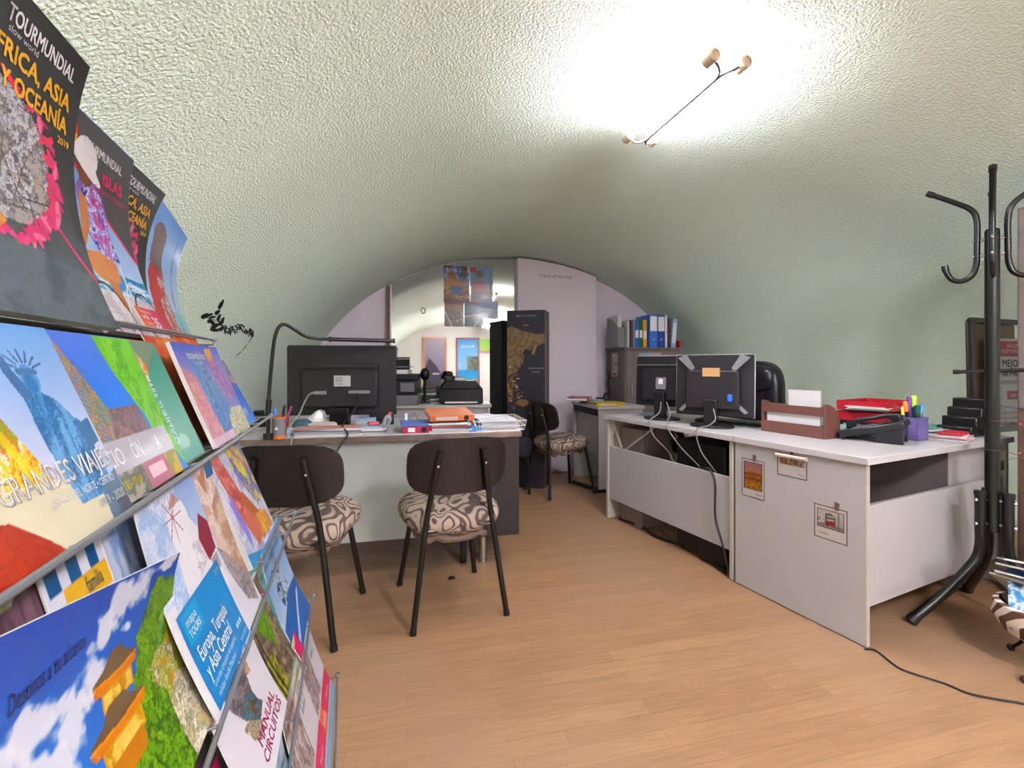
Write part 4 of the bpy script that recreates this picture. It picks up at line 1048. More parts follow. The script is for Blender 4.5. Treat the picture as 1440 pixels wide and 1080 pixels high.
q = MB(); q.box(xl - .035, xl - .004, -.012, .012, .02, top[0][1] - .03); q.build('wooden_strip', mat('mahogany_strip', '#7a4a4e', .4, var=.12, scale=5, stretch=(1, 1, .3)), mt, .002)
q = MB(); q.box(xl - .003, xl + .012, -.008, .002, .02, top[0][1] - .02); q.build('steel_strip', STEEL, mt)
pr = mloc(595, 437); q = MB(); q.tube([(pr.x + .02 * math.cos(a), -.004, pr.z + .028 * math.sin(a)) for a in [2 * PI * i / 20 for i in range(21)]], .004, 6); q.build('ring_pull', BLACK, mt)

# posters taped on the mirror
def pst(label, x0, y0, x1, y1, art_fn, nx=46, off=0, rz=0):
    a, b = mloc(x0, y1), mloc(x1, y0); w, h = b.x - a.x, b.z - a.z
    A = Art(h / w, nx); art_fn(A)
    t = thing('poster', label, 'poster', tuple(MI @ Vector((a.x + w / 2, -.002 - off * .002, a.z))), R(11.5), 'posters taped on the mirror', rx=-LEAN)
    sheet('print', A, flat(w, h, 'xz', (-w / 2, 0, 0)), print_mat('glossy_print'), .001, t)
def a1(A):
    A.grad(0, A.asp, '#b89a90', '#3a4a98'); A.tex(A.mrect(0, A.asp * .35, 1, A.asp), ['#2f4a9a', '#8a9ac8', '#d8d4dc', '#4a5aa8'], 3, 3)
    A.ell(.3, A.asp * .5, .18, .2, '#b0714a'); A.ell(.27, A.asp * .56, .1, .1, '#8a4a34'); A.poly([(0, 0), (.1, A.asp * .35), (.45, A.asp * .3), (.7, 0)], '#c98a4a'); A.rect(0, A.asp * .9, .35, A.asp, '#8a1f2e')
    A.poly([(.66, A.asp), (.93, A.asp), (.93, A.asp * .5), (.8, A.asp * .4), (.66, A.asp * .5)], '#1d1a22'); A.text('GRECIA', .7, A.asp * .68, .07, '#d0a040', bold=.02)
def a2(A):
    A.grad(0, A.asp, '#7a9ab8', '#8fb4d8'); A.ell(.42, A.asp * .62, .17, .19, '#5a4448'); A.poly([(.1, 0), (.25, A.asp * .34), (.55, A.asp * .36), (.72, 0)], '#8a1f38'); A.ell(.14, A.asp * .86, .15, .14, '#c8243c'); A.line([(.9, 0), (.88, A.asp * .8)], .03, '#5a7090')
def a3(A):
    A.tex(A.mrect(0, 0, 1, A.asp), ['#5a2a22', '#a86a3a', '#d0a070', '#7a3a2a'], 4, 9); A.poly([(.32, A.asp * .45), (.3, A.asp * .85), (.7, A.asp * .85), (.66, A.asp * .45)], '#2f78c0'); A.rect(0, 0, 1, A.asp * .2, '#5a1622'); A.text('VENTE 2019', .28, A.asp * .07, .11, '#e8d8d8', bold=.02)
def a4(A):
    A.tex(A.mrect(0, 0, 1, A.asp), ['#c890a0', '#d8b0b8', '#b0a0b0', '#caa4ac'], 3, 11); A.rect(.05, A.asp * .65, .7, A.asp, '#d48a9c'); A.rect(.1, .05, .6, .5, '#a8a0b0'); A.line([(.9, 0), (.88, A.asp)], .03, '#4a3a4a'); A.ell(.75, .1, .3, .1, '#5a3a40')
def a5(A):
    A.tex(A.mrect(0, 0, 1, A.asp), ['#5a4a44', '#8d7264', '#b09a84', '#6e584e', '#d0c0b0'], 9, 13); A.rect(0, A.asp * .88, 1, A.asp, '#7a1f38'); A.rect(0, A.asp * .68, 1, A.asp * .88, '#b08a6a'); A.line([(.0, A.asp * .6), (.4, 0)], .08, '#d8d4d4')
def a6(A):
    A.grad(0, A.asp, '#3a5a78', '#2f6ab0'); A.tex(A.mrect(0, 0, 1, A.asp * .5), ['#4a5a68', '#6a7a84', '#30404a'], 5, 17); A.rect(0, A.asp * .86, .9, A.asp, '#7a2a48'); A.text('COSTAS', .08, A.asp * .55, .2, '#c8d8e8', bold=.01); A.line([(0, A.asp * .4), (1, A.asp * .5)], .05, '#d8dce0'); A.line([(.5, 0), (1, A.asp * .45)], .05, '#d8dce0')
def a7(A):
    A.grad(0, A.asp * .5, '#c8b090', '#3a78b0'); A.grad(A.asp * .5, A.asp, '#2f6ac0', '#3a5aa0'); A.rect(0, A.asp * .44, 1, A.asp * .56, '#6a4a4a'); A.poly([(.3, 0), (.55, A.asp * .4), (.62, A.asp * .4), (.9, 0)], '#5a6a88')
pst('desert sphinx poster top left on the mirror', 624, 375, 660, 401, a1, off=2); pst('poster of a man with red badge top right on the mirror', 661, 377, 693, 402, a2, off=1)
pst('warm travel poster with a blue window on the mirror', 624, 400, 660, 425, a3, off=1); pst('pale pink city poster under the man on the mirror', 662, 400, 693, 426, a4, off=3)
pst('brown ruins poster at the lower left on the mirror', 625, 424, 652, 459, a5, off=2); pst('blue coast poster in the bottom row middle on the mirror', 653, 425, 679, 459, a6, off=4); pst('blue lagoon pier poster lower right on the mirror', 677, 424, 700, 448, a7, off=5)

# mirror world: what stands at the front wall, behind the photographer
def front_wall_at(px, py):
    """the point of the front wall seen in the mirror at a pixel"""
    nn = MI.to_3x3() @ Vector((0, -1, 0)); c = Vector((0, 0, CAMZ)); p = mirror_pt(px, py); r = (p - c).normalized(); r = r - 2 * r.dot(nn) * nn
    k = (T_BACK - p.dot(U)) / r.dot(U); return p + r * k
pa, pb = front_wall_at(597, 500), front_wall_at(626, 500)
pc_, pd_ = front_wall_at(644, 500), front_wall_at(672, 500)
FW = []
for (x0, x1), lab, nm in (((pa, pb), 'mauve framed poster with dark shape on the front wall', 'framed_poster'), ((pc_, pd_), 'tall framed beach poster on the front wall', 'framed_poster'), ((front_wall_at(674, 500), front_wall_at(690, 500)), 'small green poster on the front wall', 'poster')):
    s = sorted((x0.dot(V_), x1.dot(V_))); FW.append((s, lab, nm))
def wallart(s0, s1, z0, z1, lab, nm, fn, frame=None):
    w, h = s1 - s0, z1 - z0; A = Art(h / w, 50); fn(A)
    t = thing(nm, lab, 'poster', tuple(rm((s0 + s1) / 2, T_BACK + .02, z0)), TH + PI)
    sheet('print', A, flat(w, h, 'xz', (-w / 2, 0, 0)), print_mat('matt_print'), .004, t)
    if frame:
        q = MB(); e = .05
        for r in ((-w / 2 - e, -w / 2, -e, h + e), (w / 2, w / 2 + e, -e, h + e), (-w / 2, w / 2, -e, 0), (-w / 2, w / 2, h, h + e)): q.box(r[0], r[1], -.02, .015, r[2], r[3])
        q.build('frame', frame, t, .004)
def w1(A):
    A.grad(0, A.asp, '#6a5a70', '#b8b0bc'); A.poly([(0, 0), (.1, A.asp * .3), (.45, A.asp * .5), (.8, A.asp * .65), (1, A.asp * .4), (1, 0)], '#3c3446'); A.rect(.3, A.asp * .33, .6, A.asp * .35, '#d8d4e0')
def w2(A):
    A.grad(A.asp * .45, A.asp, '#a8cce4', '#5a9ad0'); A.tex(A.mrect(0, A.asp * .5, .55, A.asp * .72), ['#5a6a50', '#7a8468', '#46584a'], 5, 4); A.grad(A.asp * .35, A.asp * .5, '#5ab0d8', '#3a88c0'); A.rect(0, 0, 1, A.asp * .35, '#b09a90')
    for k in range(7): A.rect(0, A.asp * .05 * k, 1, A.asp * (.05 * k + .012), '#7a5a50')
    A.text('PLAYAS', .2, A.asp * .86, .2, '#f0f4f8')
def w3(A): A.grad(0, A.asp, '#b8d070', '#90c840'); A.tex(A.mrect(0, 0, 1, A.asp * .2), ['#c84a5a', '#e0a0a0', '#8a5a6a'], 8, 3)
OR = mat('orange_wood_frame', '#b5764a', .45); MH = mat('mahogany_frame', '#7a4640', .45)
zt = lambda px, py: max(.3, min(1.95, front_wall_at(px, py).z))
wallart(*FW[0][0], .5, zt(610, 474), FW[0][1], FW[0][2], w1, OR)
wallart(*FW[1][0], .25, zt(658, 470), FW[1][1], FW[1][2], w2, MH)
wallart(*FW[2][0], zt(682, 497), zt(682, 473), FW[2][1], FW[2][2], w3)

# ------------------------------------------------------------------ printer table
pt0 = D(622, 569.5, 4.06); pt0.z = 0
t = thing('printer_table', 'white table carrying two printers before the mirror', 'table', tuple(pt0), R(8))
q = MB(); q.box(-.50, .44, 0, .37, .715, .74); q.build('tabletop', WHT, t, .002)
for x in (-.48, .40):
    q = MB(); q.box(x, x + .02, .02, .36, 0, .714); q.build('leg_panel', WHL, t, .002)
q = MB(); q.box(-.48, .40, .03, .045, .2, .714); q.build('front_panel', WHL, t)
def ptl(x, y, z=.74): return pt0 + Matrix.Rotation(R(8), 3, 'Z') @ Vector((x, y, z))
NAVY = mat('printer_dark', '#2c2c36', .4, var=.06)
t = thing('multifunction_printer', 'tall multifunction printer on the left of the printer table', 'printer', tuple(ptl(-.34, .185)), R(6))
q = MB(); q.box(-.2, .13, -.17, .17, 0, .09); q.build('paper_tray', GREYP, t, .006)
q = MB(); q.box(-.2, .13, -.17, .17, .095, .22); q.build('body', NAVY, t, .008)
q = MB(); q.box(-.02, .1, -.19, -.168, .12, .20); q.build('front_cover', GREYP, t, .004)
q = MB(); q.box(-.2, .13, -.18, .17, .225, .275); q.build('scanner', NAVY, t, .006)
q = MB(); q.box(-.2, .04, -.14, .15, .277, .315); q.build('feeder', WHITEP, t, .004)
q = MB(); q.box(-.2, .06, -.12, .13, .34, .346); q.box(-.19, -.18, -.1, .1, .31, .345); q.build('feeder_tray', GREYP, t)
t = thing('laser_printer', 'low black laser printer on the right of the printer table', 'printer', tuple(ptl(.18, .185)), R(6))
q = MB(); q.box(-.2, .19, -.17, .17, .012, .14); q.build('body', mat('printer_black', '#232128', .4, var=.08), t, .006)
q = MB(); q.prism([(-.2, .14), (.19, .14), (.12, .215), (-.14, .215)], -.15, .15, Matrix.Rotation(PI / 2, 4, 'X')); q.build('top_cover', mat('printer_black', '#232128', .4), t, .008)
q = MB(); q.box(-.15, .14, -.2, -.168, .015, .03); q.build('paper_tray', WHITEP, t, .002)
t = thing('printer_cup', 'round dark webcam standing between the two printers', 'webcam', tuple(ptl(-.165, .26)), R(0))
q = MB(); q.cyl((0, 0, 0), (0, 0, .23), .012); q.prism(rrect(.1, .08, .02), 0, .012); q.build('stand', BLACK, t)
q = MB(); q.sph((0, 0, .27), .045, .04, .06, 18); q.build('head', BLACK, t)
t['category'] = 'webcam'; t.name = 'webcam'
o = MB(); o.prism(rrect(.1, .07, .02), 0, .04); o.sph((0, 0, .055), .04, .03, .03, 14); o = o.build('stapler', mat('dark_object', '#3a2c30', .5), loc=tuple(ptl(.06, .2, .956)), rz=.4); tag(o, 'dark stapler on top of the low black printer', 'stapler')
o = block('paper_pad', 'white paper pad on top of the low black printer', 'paper pad', tuple(ptl(.16, .2, .956)), .2, .1, .12, .025, PAPER)

# ------------------------------------------------------------------ partition
p0, p1 = D(727, 500, 4.62), D(834, 500, 4.86)
s0, s1 = p0.dot(V_), p1.dot(V_); tp = (p0.dot(U) + p1.dot(U)) / 2 - .06
t = thing('partition_screen', 'tall lilac partition with handwriting in front of the mirror', 'partition', tuple(rm(s0, tp, 0)), TH)
out = [(0, 0), (s1 - s0, 0)]
for k in range(17):
    s = s1 + (s0 - s1) * k / 16; out.append((s - s0, min(vault_z(s, tp), vault_z(s, tp + .1)) - .02))
q = MB(); q.prism(out, 0, .12, Matrix.Translation((0, .12, 0)) @ Matrix.Rotation(PI / 2, 4, 'X')); q.build('panel', mat('lilac_panel', '#e4d8e6', .6, var=.02, scale=2), t, .003)
wa, wb_ = D(755, 391, 4.68), D(801, 388, 4.8); A = Art(.2, 30, '#cbbfcc'); A.text('Travel all the way', .0, .06, .135, '#6a5f6e', shear=.35)
w = (wb_ - wa).length; sx0 = wa.dot(V_) - s0
def txt(t, body, x, z, size, m, shear=.3, y=-.001):
    V, F = glyphs(body, 0.); q = MB(); q.add([((p[0] + p[1] * shear) * size + x, y, p[1] * size + z) for p in V], F); return q.build('handwriting', m, t)
tx = glyphs('Travel all the way', 0.)[0][:, 0].max(); txt(t, 'Travel all the way', sx0, wa.z, w / (tx + .2), mat('grey_ink', '#7a6f7c', .6))

# ------------------------------------------------------------------ scratch map box
bx0 = D(713, 500, 4.12); bx0.z = 0
t = thing('map_column', 'tall dark box wrapped in a gold and navy scratch map', 'map', tuple(bx0), R(-14))
W = .345; H = 1.1 + (513 - 437) / 640 * 4.12
A = Art(H / W, 80, '#2d2838')
def Y(py): return (1.1 - (py - 513) / 640 * 4.12) / W
def X(px): return (px - 713) / 52
G1, G2 = ['#93795c', '#a3876a', '#84694c'], ['#b8925a', '#8a6238']
m = A.mpoly([(0, Y(462)), (.12, Y(459)), (.3, Y(463)), (.42, Y(466)), (.6, Y(468)), (.8, Y(471)), (1, Y(470)), (1, Y(482)), (.86, Y(486)), (.7, Y(488)), (.62, Y(494)), (.5, Y(490)), (.42, Y(496)), (.46, Y(508)), (.38, Y(512)), (.3, Y(520)), (.22, Y(524)), (.12, Y(534)), (0, Y(536))])
m &= ~((A.fbm(22, 4) > .8) & (A.Y < Y(500))); A.tex(m, G1, 8, 6)
A.poly([(.66, Y(498)), (.74, Y(484)), (.8, Y(486)), (.72, Y(499))], '#b8956a'); A.ell(.5, Y(458), .1, .02, '#a88a62')
for i in range(46):
    r = random.Random(i); px = .05 + .4 * r.random(); py = Y(500 + 75 * r.random()); A.ell(px, py, .012 + .03 * r.random(), .01 + .02 * r.random(), r.choice(G1 + ['#d8ccd0']))
A.tex(A.mpoly([(.02, Y(520)), (.2, Y(522)), (.16, Y(560)), (.0, Y(566))]), ['#9a7040', '#2d2838', '#c09256'], 10, 8); A.ell(.42, Y(566), .16, .09, '#a5845a'); A.ell(.2, Y(588), .2, .12, '#9c7b54')
A.text('ARCTIC OCEAN', .24, Y(446), .075, '#d8d0d8', bold=.01); A.text('NORTH PACIFIC', .56, Y(519), .06, '#c8c0d0'); A.text('OCEAN', .66, Y(524), .06, '#c8c0d0'); A.text('SIBERIA', .3, Y(476), .05, '#6a4a2a')
q = MB(); q.box(0, W, .001, .24, 0, H); q.build('box', mat('map_navy', '#2d2838', .45, var=.05), t, .002)
sheet('map_print', A, flat(W, H, 'xz', (0, 0, 0)), print_mat('matt_print'), .0008, t)
A = Art(H / .24, 30, '#2d2838'); A.rect(.2, 0, .3, A.asp * .9, '#b08a4a'); A.rect(.55, A.asp * .2, .62, A.asp * .95, '#8a6a3a')
sheet('side_print', A, (lambda a, b: np.stack([W + .0005 + 0 * a, .24 * a, H * b], -1)), print_mat('matt_print'), .0004, t)

# ------------------------------------------------------------------ rear desk by the partition
c0 = G(842, 693.5); RDA = R(13.5)
t = thing('desk', 'rear white desk carrying red and yellow binders by the partition', 'desk', tuple(c0), RDA)
# local: x to the right, y away; corner at origin
LEN = .62
q = MB(); q.box(-.01, .43, -.01, LEN, .715, .74); q.build('desktop', WHT, t, .002)
q = MB(); q.box(.0, .42, .0, .022, .03, .714); q.build('end_panel', WHL, t, .002)
q = MB(); q.box(.0, .42, LEN - .03, LEN - .01, .0, .714); q.build('end_panel', WHL, t, .002)
q = MB(); q.box(.03, .045, .024, LEN - .03, .30, .66); q.build('modesty_panel', WHL, t, .001)
q = MB(); q.box(.004, .012, .024, LEN - .03, .655, .712); q.build('gap_shade_strip', DKIN, t)  # dark strip stands in for the shaded gap under the desktop
q = MB(); q.tube([(.03, .02, .015), (-.12, .3, .03)], .018, 8); q.box(-.02, .42, -.005, .04, 0, .03); q.build('foot', BLACK, t, .003)
q = MB()
for k in range(16): q.sph((-.0005, .008, .10 + k * .038), .0042, n=6)
q.build('screw_row', BLACK, t)
def cl(x, y, z=.74): return c0 + Matrix.Rotation(RDA, 3, 'Z') @ Vector((x, y, z))
ring_binder('yellow binder lying at the near corner of the rear desk', tuple(cl(.13, .03)), RDA + .05, .27, .2, .03, '#d0a828', spine='#d9c9a0', ring=False)
ring_binder('red binder lying on white papers on the rear desk', tuple(cl(.06, .33, .77)), RDA + R(60), .24, .2, .032, '#b02640', spine='#d8c8cc', ring=False)
paper_stack('paper_stack', 'white papers beneath the red binder on the rear desk', tuple(cl(.14, .44)), RDA + R(60), .2, .22, 5, [.006, .005], ['#e4e0e4', '#c8d4e4', '#4a4650'])
o = MB(); o.tube([(.04 * math.cos(a), .04 * math.sin(a) , 0) for a in [2 * PI * i / 20 for i in range(21)]], .012, 8); o = o.build('tape_roll', BLACK, loc=tuple(cl(.27, .40, .785)), rz=0); o.rotation_euler = (R(70), 0, R(30)); tag(o, 'black tape roll standing behind the red binder', 'tape roll')
block('tape_box', 'small dark box behind the tape roll on the rear desk', 'box', tuple(cl(.30, .50)), RDA, .16, .12, .04, mat('dark_object', '#3a2c30', .5))
# small black stool half hidden behind the left desk
t = thing('footstool', 'dark padded stool half hidden behind the right desk corner', 'stool', (.05, 3.93, 0), R(10))
q = MB(); q.sph((0, 0, .40), .12, .11, .10, 22, p=.6); q.build('cushion', mat('black_fabric', '#1c1a24', .8, var=.1), t)
for sx in (-1, 1):
    for sy in (-1, 1):
        q = MB(); q.tube([(sx * .075, sy * .07, .33), (sx * .085, sy * .08, 0)], .011, 10); q.build('leg', BLACKM, t)
# ------------------------------------------------------------------ binder cabinet
kz = 1.272
k0 = D(876, 489, 4.44); k0.z = 0; k0.x += .02
KA = R(13)
t = thing('cabinet', 'brown grey cabinet with binders along its top', 'cabinet', tuple(k0), KA)
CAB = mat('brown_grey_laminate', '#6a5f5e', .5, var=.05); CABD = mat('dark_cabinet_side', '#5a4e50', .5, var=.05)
w = .60; dp = .42
q = MB(); q.box(0, w, 0, dp, .0, kz - .022); q.build('body', CAB, t, .002)
q = MB(); q.box(-.012, w + .01, -.012, dp + .012, kz - .021, kz); q.build('top_board', CAB, t, .002)
q = MB(); q.box(.012, w - .005, -.016, -.001, .06, kz - .03); dr = q.build('door', CAB, t, .002)
q = MB(); q.tube([(.06, -.03, .8), (.06, -.03, .92)], .006); q.build('handle', STEEL, dr)
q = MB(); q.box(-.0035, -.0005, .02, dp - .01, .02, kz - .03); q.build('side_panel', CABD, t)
def kl(x, y, z=kz): return k0 + Matrix.Rotation(KA, 3, 'Z') @ Vector((x, y, z))
A = Art(1.6, 40, '#d0c8c4'); A.rect(.1, 1.4, .5, 1.5, '#ffffff'); A.ell(.75, .9, .12, .1, '#3a3438'); A.rect(.15, .1, .85, .2, '#b0505c'); A.line([(.2, .4), (.2, 1.3)], .03, '#4a4448')
t = thing('wall_notice', 'small printed notice hanging on the cabinet side', 'notice', tuple(kl(-.006, .22, .98)), KA)
sheet('print', A, flat(.13, .24, 'yz', (0, .06, 0)), print_mat('matt_print'), .001, t)
A = Art(1.7, 50); A.grad(0, 1.7, '#d0a898', '#8ab4d8'); A.tex(A.mrect(0, 1.2, 1, 1.7), ['#c8b8c0', '#d8a890', '#b0c4dc'], 3, 5); A.rect(0, .3, 1, .75, '#7fb0d8'); A.rect(0, .12, 1, .3, '#3a5a98'); A.rect(.2, 0, .8, .12, '#8a6a3a')
t = thing('sky_poster', 'beach sky poster stuck on the cabinet door', 'poster', tuple(kl(.26, -.018, .80)), KA)
sheet('print', A, flat(.24, .42, 'xz', (-.12, 0, 0)), print_mat('matt_print'), .001, t)
t = thing('magazine_file', 'brass table lamp with black shade', 'lamp', tuple(kl(.40, .1)), KA)
bpy.data.objects.remove(t)
xk = .0
def kb(label, w_, h_, d_, col, spine='#e9e9ea', lean=0., ring=False, lr=None, y=.03):
    global xk
    t = ring_binder(label, tuple(kl(xk + w_ / 2 - .03, y)), KA, h_, w_, d_, col, lying=False, spine=spine, ring=ring, lab_rect=lr, group='binders standing on the cabinet', tilt=lean); xk += w_ + .003; return t
# magazine file
t = thing('magazine_file', 'grey magazine file with papers at the left end of the binders', 'magazine file', tuple(kl(-.05, .06)), KA)
q = MB(); q.prism([(0, 0), (.24, 0), (.24, .31), (.10, .27), (0, .20)], 0, .003, Matrix.Rotation(PI / 2, 4, 'Z') @ Matrix.Rotation(PI / 2, 4, 'X'))
q.prism([(0, 0), (.24, 0), (.24, .31), (.10, .27), (0, .20)], .075, .078, Matrix.Rotation(PI / 2, 4, 'Z') @ Matrix.Rotation(PI / 2, 4, 'X'))
q.box(0, .078, 0, .003, 0, .20); q.box(0, .078, .237, .24, 0, .31); q.box(0, .078, 0, .24, 0, .003); q.build('file_box', GREYP, t)
q = MB(); q.box(.01, .05, .01, .22, .004, .32); q.build('papers', PAPER, t)
xk = .075
for lab, w_, h_, c in (('white spined catalogue next to the magazine file', .016, .265, '#d6d0d0'), ('dark purple catalogue beside the white spined one', .022, .27, '#3a3044'), ('brown catalogue between the dark ones and the blue binder', .018, .262, '#5a4a4a'), ('thin grey catalogue touching the narrow blue binder', .014, .268, '#8a8488')):
    q = MB(); q.box(-w_ / 2, w_ / 2, 0, .2, 0, h_); o = q.build('catalogue', mat('spine_' + c.strip('#'), c, .45), loc=tuple(kl(xk + w_ / 2 - .03, .03)), rz=KA, bevel=.002); tag(o, lab, 'catalogue', 'catalogues standing on the cabinet'); xk += w_ + .002
kb('narrow blue binder with a white label on the cabinet', .042, .275, .24, '#1f62b8', lr=(.35, .62))
kb('narrow green binder between the blue and yellow ones', .040, .275, .24, '#1f5a3a', lr=(.35, .62))
kb('narrow yellow binder beside the green one', .042, .275, .24, '#d8962a', lr=(.3, .6), spine='#e8e0d0')
xk += .01
kb('wide blue lever arch binder with a tall white label', .085, .325, .28, '#2f6ac8', ring=True, lr=(.5, .95), y=.0)
kb('dark blue lever arch binder right of the wide blue one', .08, .322, .28, '#1f3a90', ring=True, lr=(.5, .95), y=.0)
kb('slim white binder right of the dark blue lever arch', .022, .325, .26, '#dcd8e4', lr=(.5, .9), y=.0)
kb('dark maroon binder near the right end of the cabinet', .036, .29, .26, '#4a2630', spine='#5a3038', y=.0)
kb('pale blue binder leaning at the right end of the cabinet', .05, .29, .26, '#9ab8d8', spine='#e0e4ea', lean=R(5), lr=(.15, .85), y=.0)
q = MB(); q.box(-.012, .012, 0, .1, 0, .07); o = q.build('red_box', mat('red_plastic', '#b01828', .35), loc=tuple(kl(xk + .02, .0)), rz=KA, bevel=.003); tag(o, 'tiny red box at the far right end of the binders', 'box')
cable('black_cord', 'black cord hanging against the lilac wall beside the cabinet', [kl(-.04, .3, 1.02), kl(-.055, .24, .98), kl(-.05, .28, .9), kl(-.06, .22, .84), kl(-.05, .26, .76), kl(-.055, .24, .6)], .012, BLACK)

# ------------------------------------------------------------------ leaf decal on the left wall
dt = thing('leaf_decal', 'black leafy branch decal on the left wall above the lamp', 'decal', tuple(hit_vault(320, 455)[0]))
o0 = Vector(dt.location); DM = mat('decal_black', '#16150f', .6, var=0)
def dp_(px, py):
    p, r = hit_vault(px, py); return p - r * .004 - o0
def leaf(cx, cy, L, W, ang):
    pts = []; n = 12
    for k in range(n):
        a = 2 * PI * k / n; u = L * math.cos(a); v = W * math.sin(a) * (1 - .35 * math.cos(a))
        pts.append(dp_(cx + u * math.cos(ang) - v * math.sin(ang), cy + u * math.sin(ang) + v * math.cos(ang)))
    q = MB(); c = sum(pts, Vector()) / n
    q.add([tuple(c)] + [tuple(p) for p in pts], [(0, 1 + i, 1 + (i + 1) % n) for i in range(n)]); return q
for i, (x, y, L, W, a) in enumerate(((311, 428, 8, 2.6, -62), (306, 439, 5, 2.6, -40), (291, 444, 9, 3.6, -18), (299, 446, 5, 2, -12), (297, 453, 6, 3.6, 20), (308, 447, 6, 3, -70), (303, 458, 8, 3, -25), (312, 452, 7, 3, -60), (302, 464, 7, 2.6, 10), (311, 462, 6, 3, -30))):
    leaf(x, y, L, W, R(a)).build('leaf', DM, dt)
q = MB(); rr = random.Random(3)
for i in range(46):
    f = i / 45; x = 314 + 43 * f; y = 462 + 2 * math.sin(f * 9) + (4 * f * f); b = leaf(x + rr.uniform(-1.5, 1.5), y + rr.uniform(-4, 5), rr.uniform(2, 4.6), rr.uniform(.6, 1.3), R(rr.uniform(30, 120))); q.add(b.v, b.f)
for P in ([(290, 446), (306, 452), (316, 462), (340, 464), (357, 470)], [(356, 472), (348, 484), (340, 494), (330, 503)]):
    for (x0, y0), (x1, y1) in zip(P[:-1], P[1:]): b = leaf((x0 + x1) / 2, (y0 + y1) / 2, math.hypot(x1 - x0, y1 - y0) / 2, .55, math.atan2(y1 - y0, x1 - x0)); q.add(b.v, b.f)
q.build('sprig', DM, dt)
# ================================================================== brochure rack
UR = np.array([-.342, .940, 0.]); LR = np.array([-.940, -.342, 0.])
def rp_(t, L, z): return Vector(tuple(UR * t + LR * L)) + Vector((0, 0, z))
ROWS = {'A': (.312, 1.162), 'B': (.197, .967), 'C': (.1445, .708), 'D': (.089, .482), 'E': (.030, .253)}
T0, T1 = .12, 1.33
WIRE = mat('rack_wire', '#9a9ca2', .3, .8, var=.05)
rk = thing('brochure_rack', 'five tier wire brochure rack against the left wall', 'brochure rack', (0, 0, 0))
def wire(name, paths, r=.0026):
    q = MB()
    for p in paths: q.tube([tuple(x) for x in p], r, 8)
    return q.build(name, WIRE, rk)
for k, (L, z) in ROWS.items():
    g = .0 if k == 'A' else .009
    lr = L - {'A': .0, 'B': .013, 'C': .016, 'D': .007, 'E': .007}[k]
    wire('rail', [[rp_(T0, lr, z), rp_(T1, lr, z)]], .0032)
    wire('shelf', [[rp_(T0, L + .085, z - .006 + g), rp_(T1, L + .085, z - .006 + g)]] + [[rp_(T0 + (T1 - T0) * i / 8, lr, z), rp_(T0 + (T1 - T0) * i / 8, L + .002, z - .012 + g), rp_(T0 + (T1 - T0) * i / 8, L + .085, z - .012 + g)] for i in range(9)], .002)
    q = MB(); q.add([tuple(rp_(T0, L + .012, z - .014 + g)), tuple(rp_(T1, L + .012, z - .014 + g)), tuple(rp_(T1, L + .085, z - .014 + g)), tuple(rp_(T0, L + .085, z - .014 + g)),
                     tuple(rp_(T0, L + .012, z - .016 + g)), tuple(rp_(T1, L + .012, z - .016 + g)), tuple(rp_(T1, L + .085, z - .016 + g)), tuple(rp_(T0, L + .085, z - .016 + g))],
                    [(0, 1, 2, 3), (7, 6, 5, 4), (0, 4, 5, 1), (1, 5, 6, 2), (2, 6, 7, 3), (3, 7, 4, 0)])
    q.build('shelf_plate', mat('rack_plate', '#6d6a62', .5, .2), rk)
    q = MB(); q.cyl(tuple(rp_(T1 - .006, lr, z)), tuple(rp_(T1 + .004, lr, z)), .006, n=10); q.build('rail_end', STEEL, rk)
rl_ = list(ROWS.values())
PLATE = mat('rack_plate', '#6d6a62', .5, .2)
for (L0, z0), (L1, z1) in zip(rl_[:-1], rl_[1:]):
    q = MB(); e = .004
    q.add([tuple(rp_(t, L + .086 + w, z)) for w in (0, e) for t, L, z in ((T0, L0, z0 - .014), (T1, L0, z0 - .014), (T1, L1, z1), (T0, L1, z1))],
          [(0, 1, 2, 3), (7, 6, 5, 4), (0, 4, 5, 1), (1, 5, 6, 2), (2, 6, 7, 3), (3, 7, 4, 0)]); q.build('back_plate', PLATE, rk)
for t in (T0, T1):
    wire('side_frame', [[rp_(t, L + .088, z - .012) for L, z in rl_] + [rp_(t, .10, .0)], [rp_(t, rl_[0][0] + .088, 1.165), rp_(t, .50, 1.50)], [rp_(t, .10, .006), rp_(t, .50, .006)], [rp_(t, .50, .006), rp_(t, .50, 1.5)]], .006)
wire('back_frame', [[rp_(T0, .5, 1.5), rp_(T1, .5, 1.5)], [rp_(T0, .5, .5), rp_(T1, .5, .5)]], .004)

def rs(row, t0, t1, h, al=0., be=0., off=0., dz=0., tsh=0., cv=0., sk=0.):
    L0, z0 = ROWS[row]
    def f(a, b):
        a = np.asarray(a, float); b = np.asarray(b, float)
        t = t0 + (t1 - t0) * a + tsh * b
        L = L0 + off + al * b + be * b * b + cv * (2 * a - 1) ** 2 * b
        e = .013 if row == 'A' else .002; z = z0 + dz - e + (h + e) * b - sk * a * b
        return UR * t[..., None] + LR * L[..., None] + np.array([0, 0, 1.]) * z[..., None]
    return f
def brochure(label, art, surf, th=.0016, m=None):
    c = surf(np.array([.5]), np.array([0.]))[0]
    t = thing('brochure', label, 'brochure', tuple(c))
    sheet('cover', art, (lambda a, b: surf(a, b) - c), m or print_mat('glossy_print'), th, t)
    return t

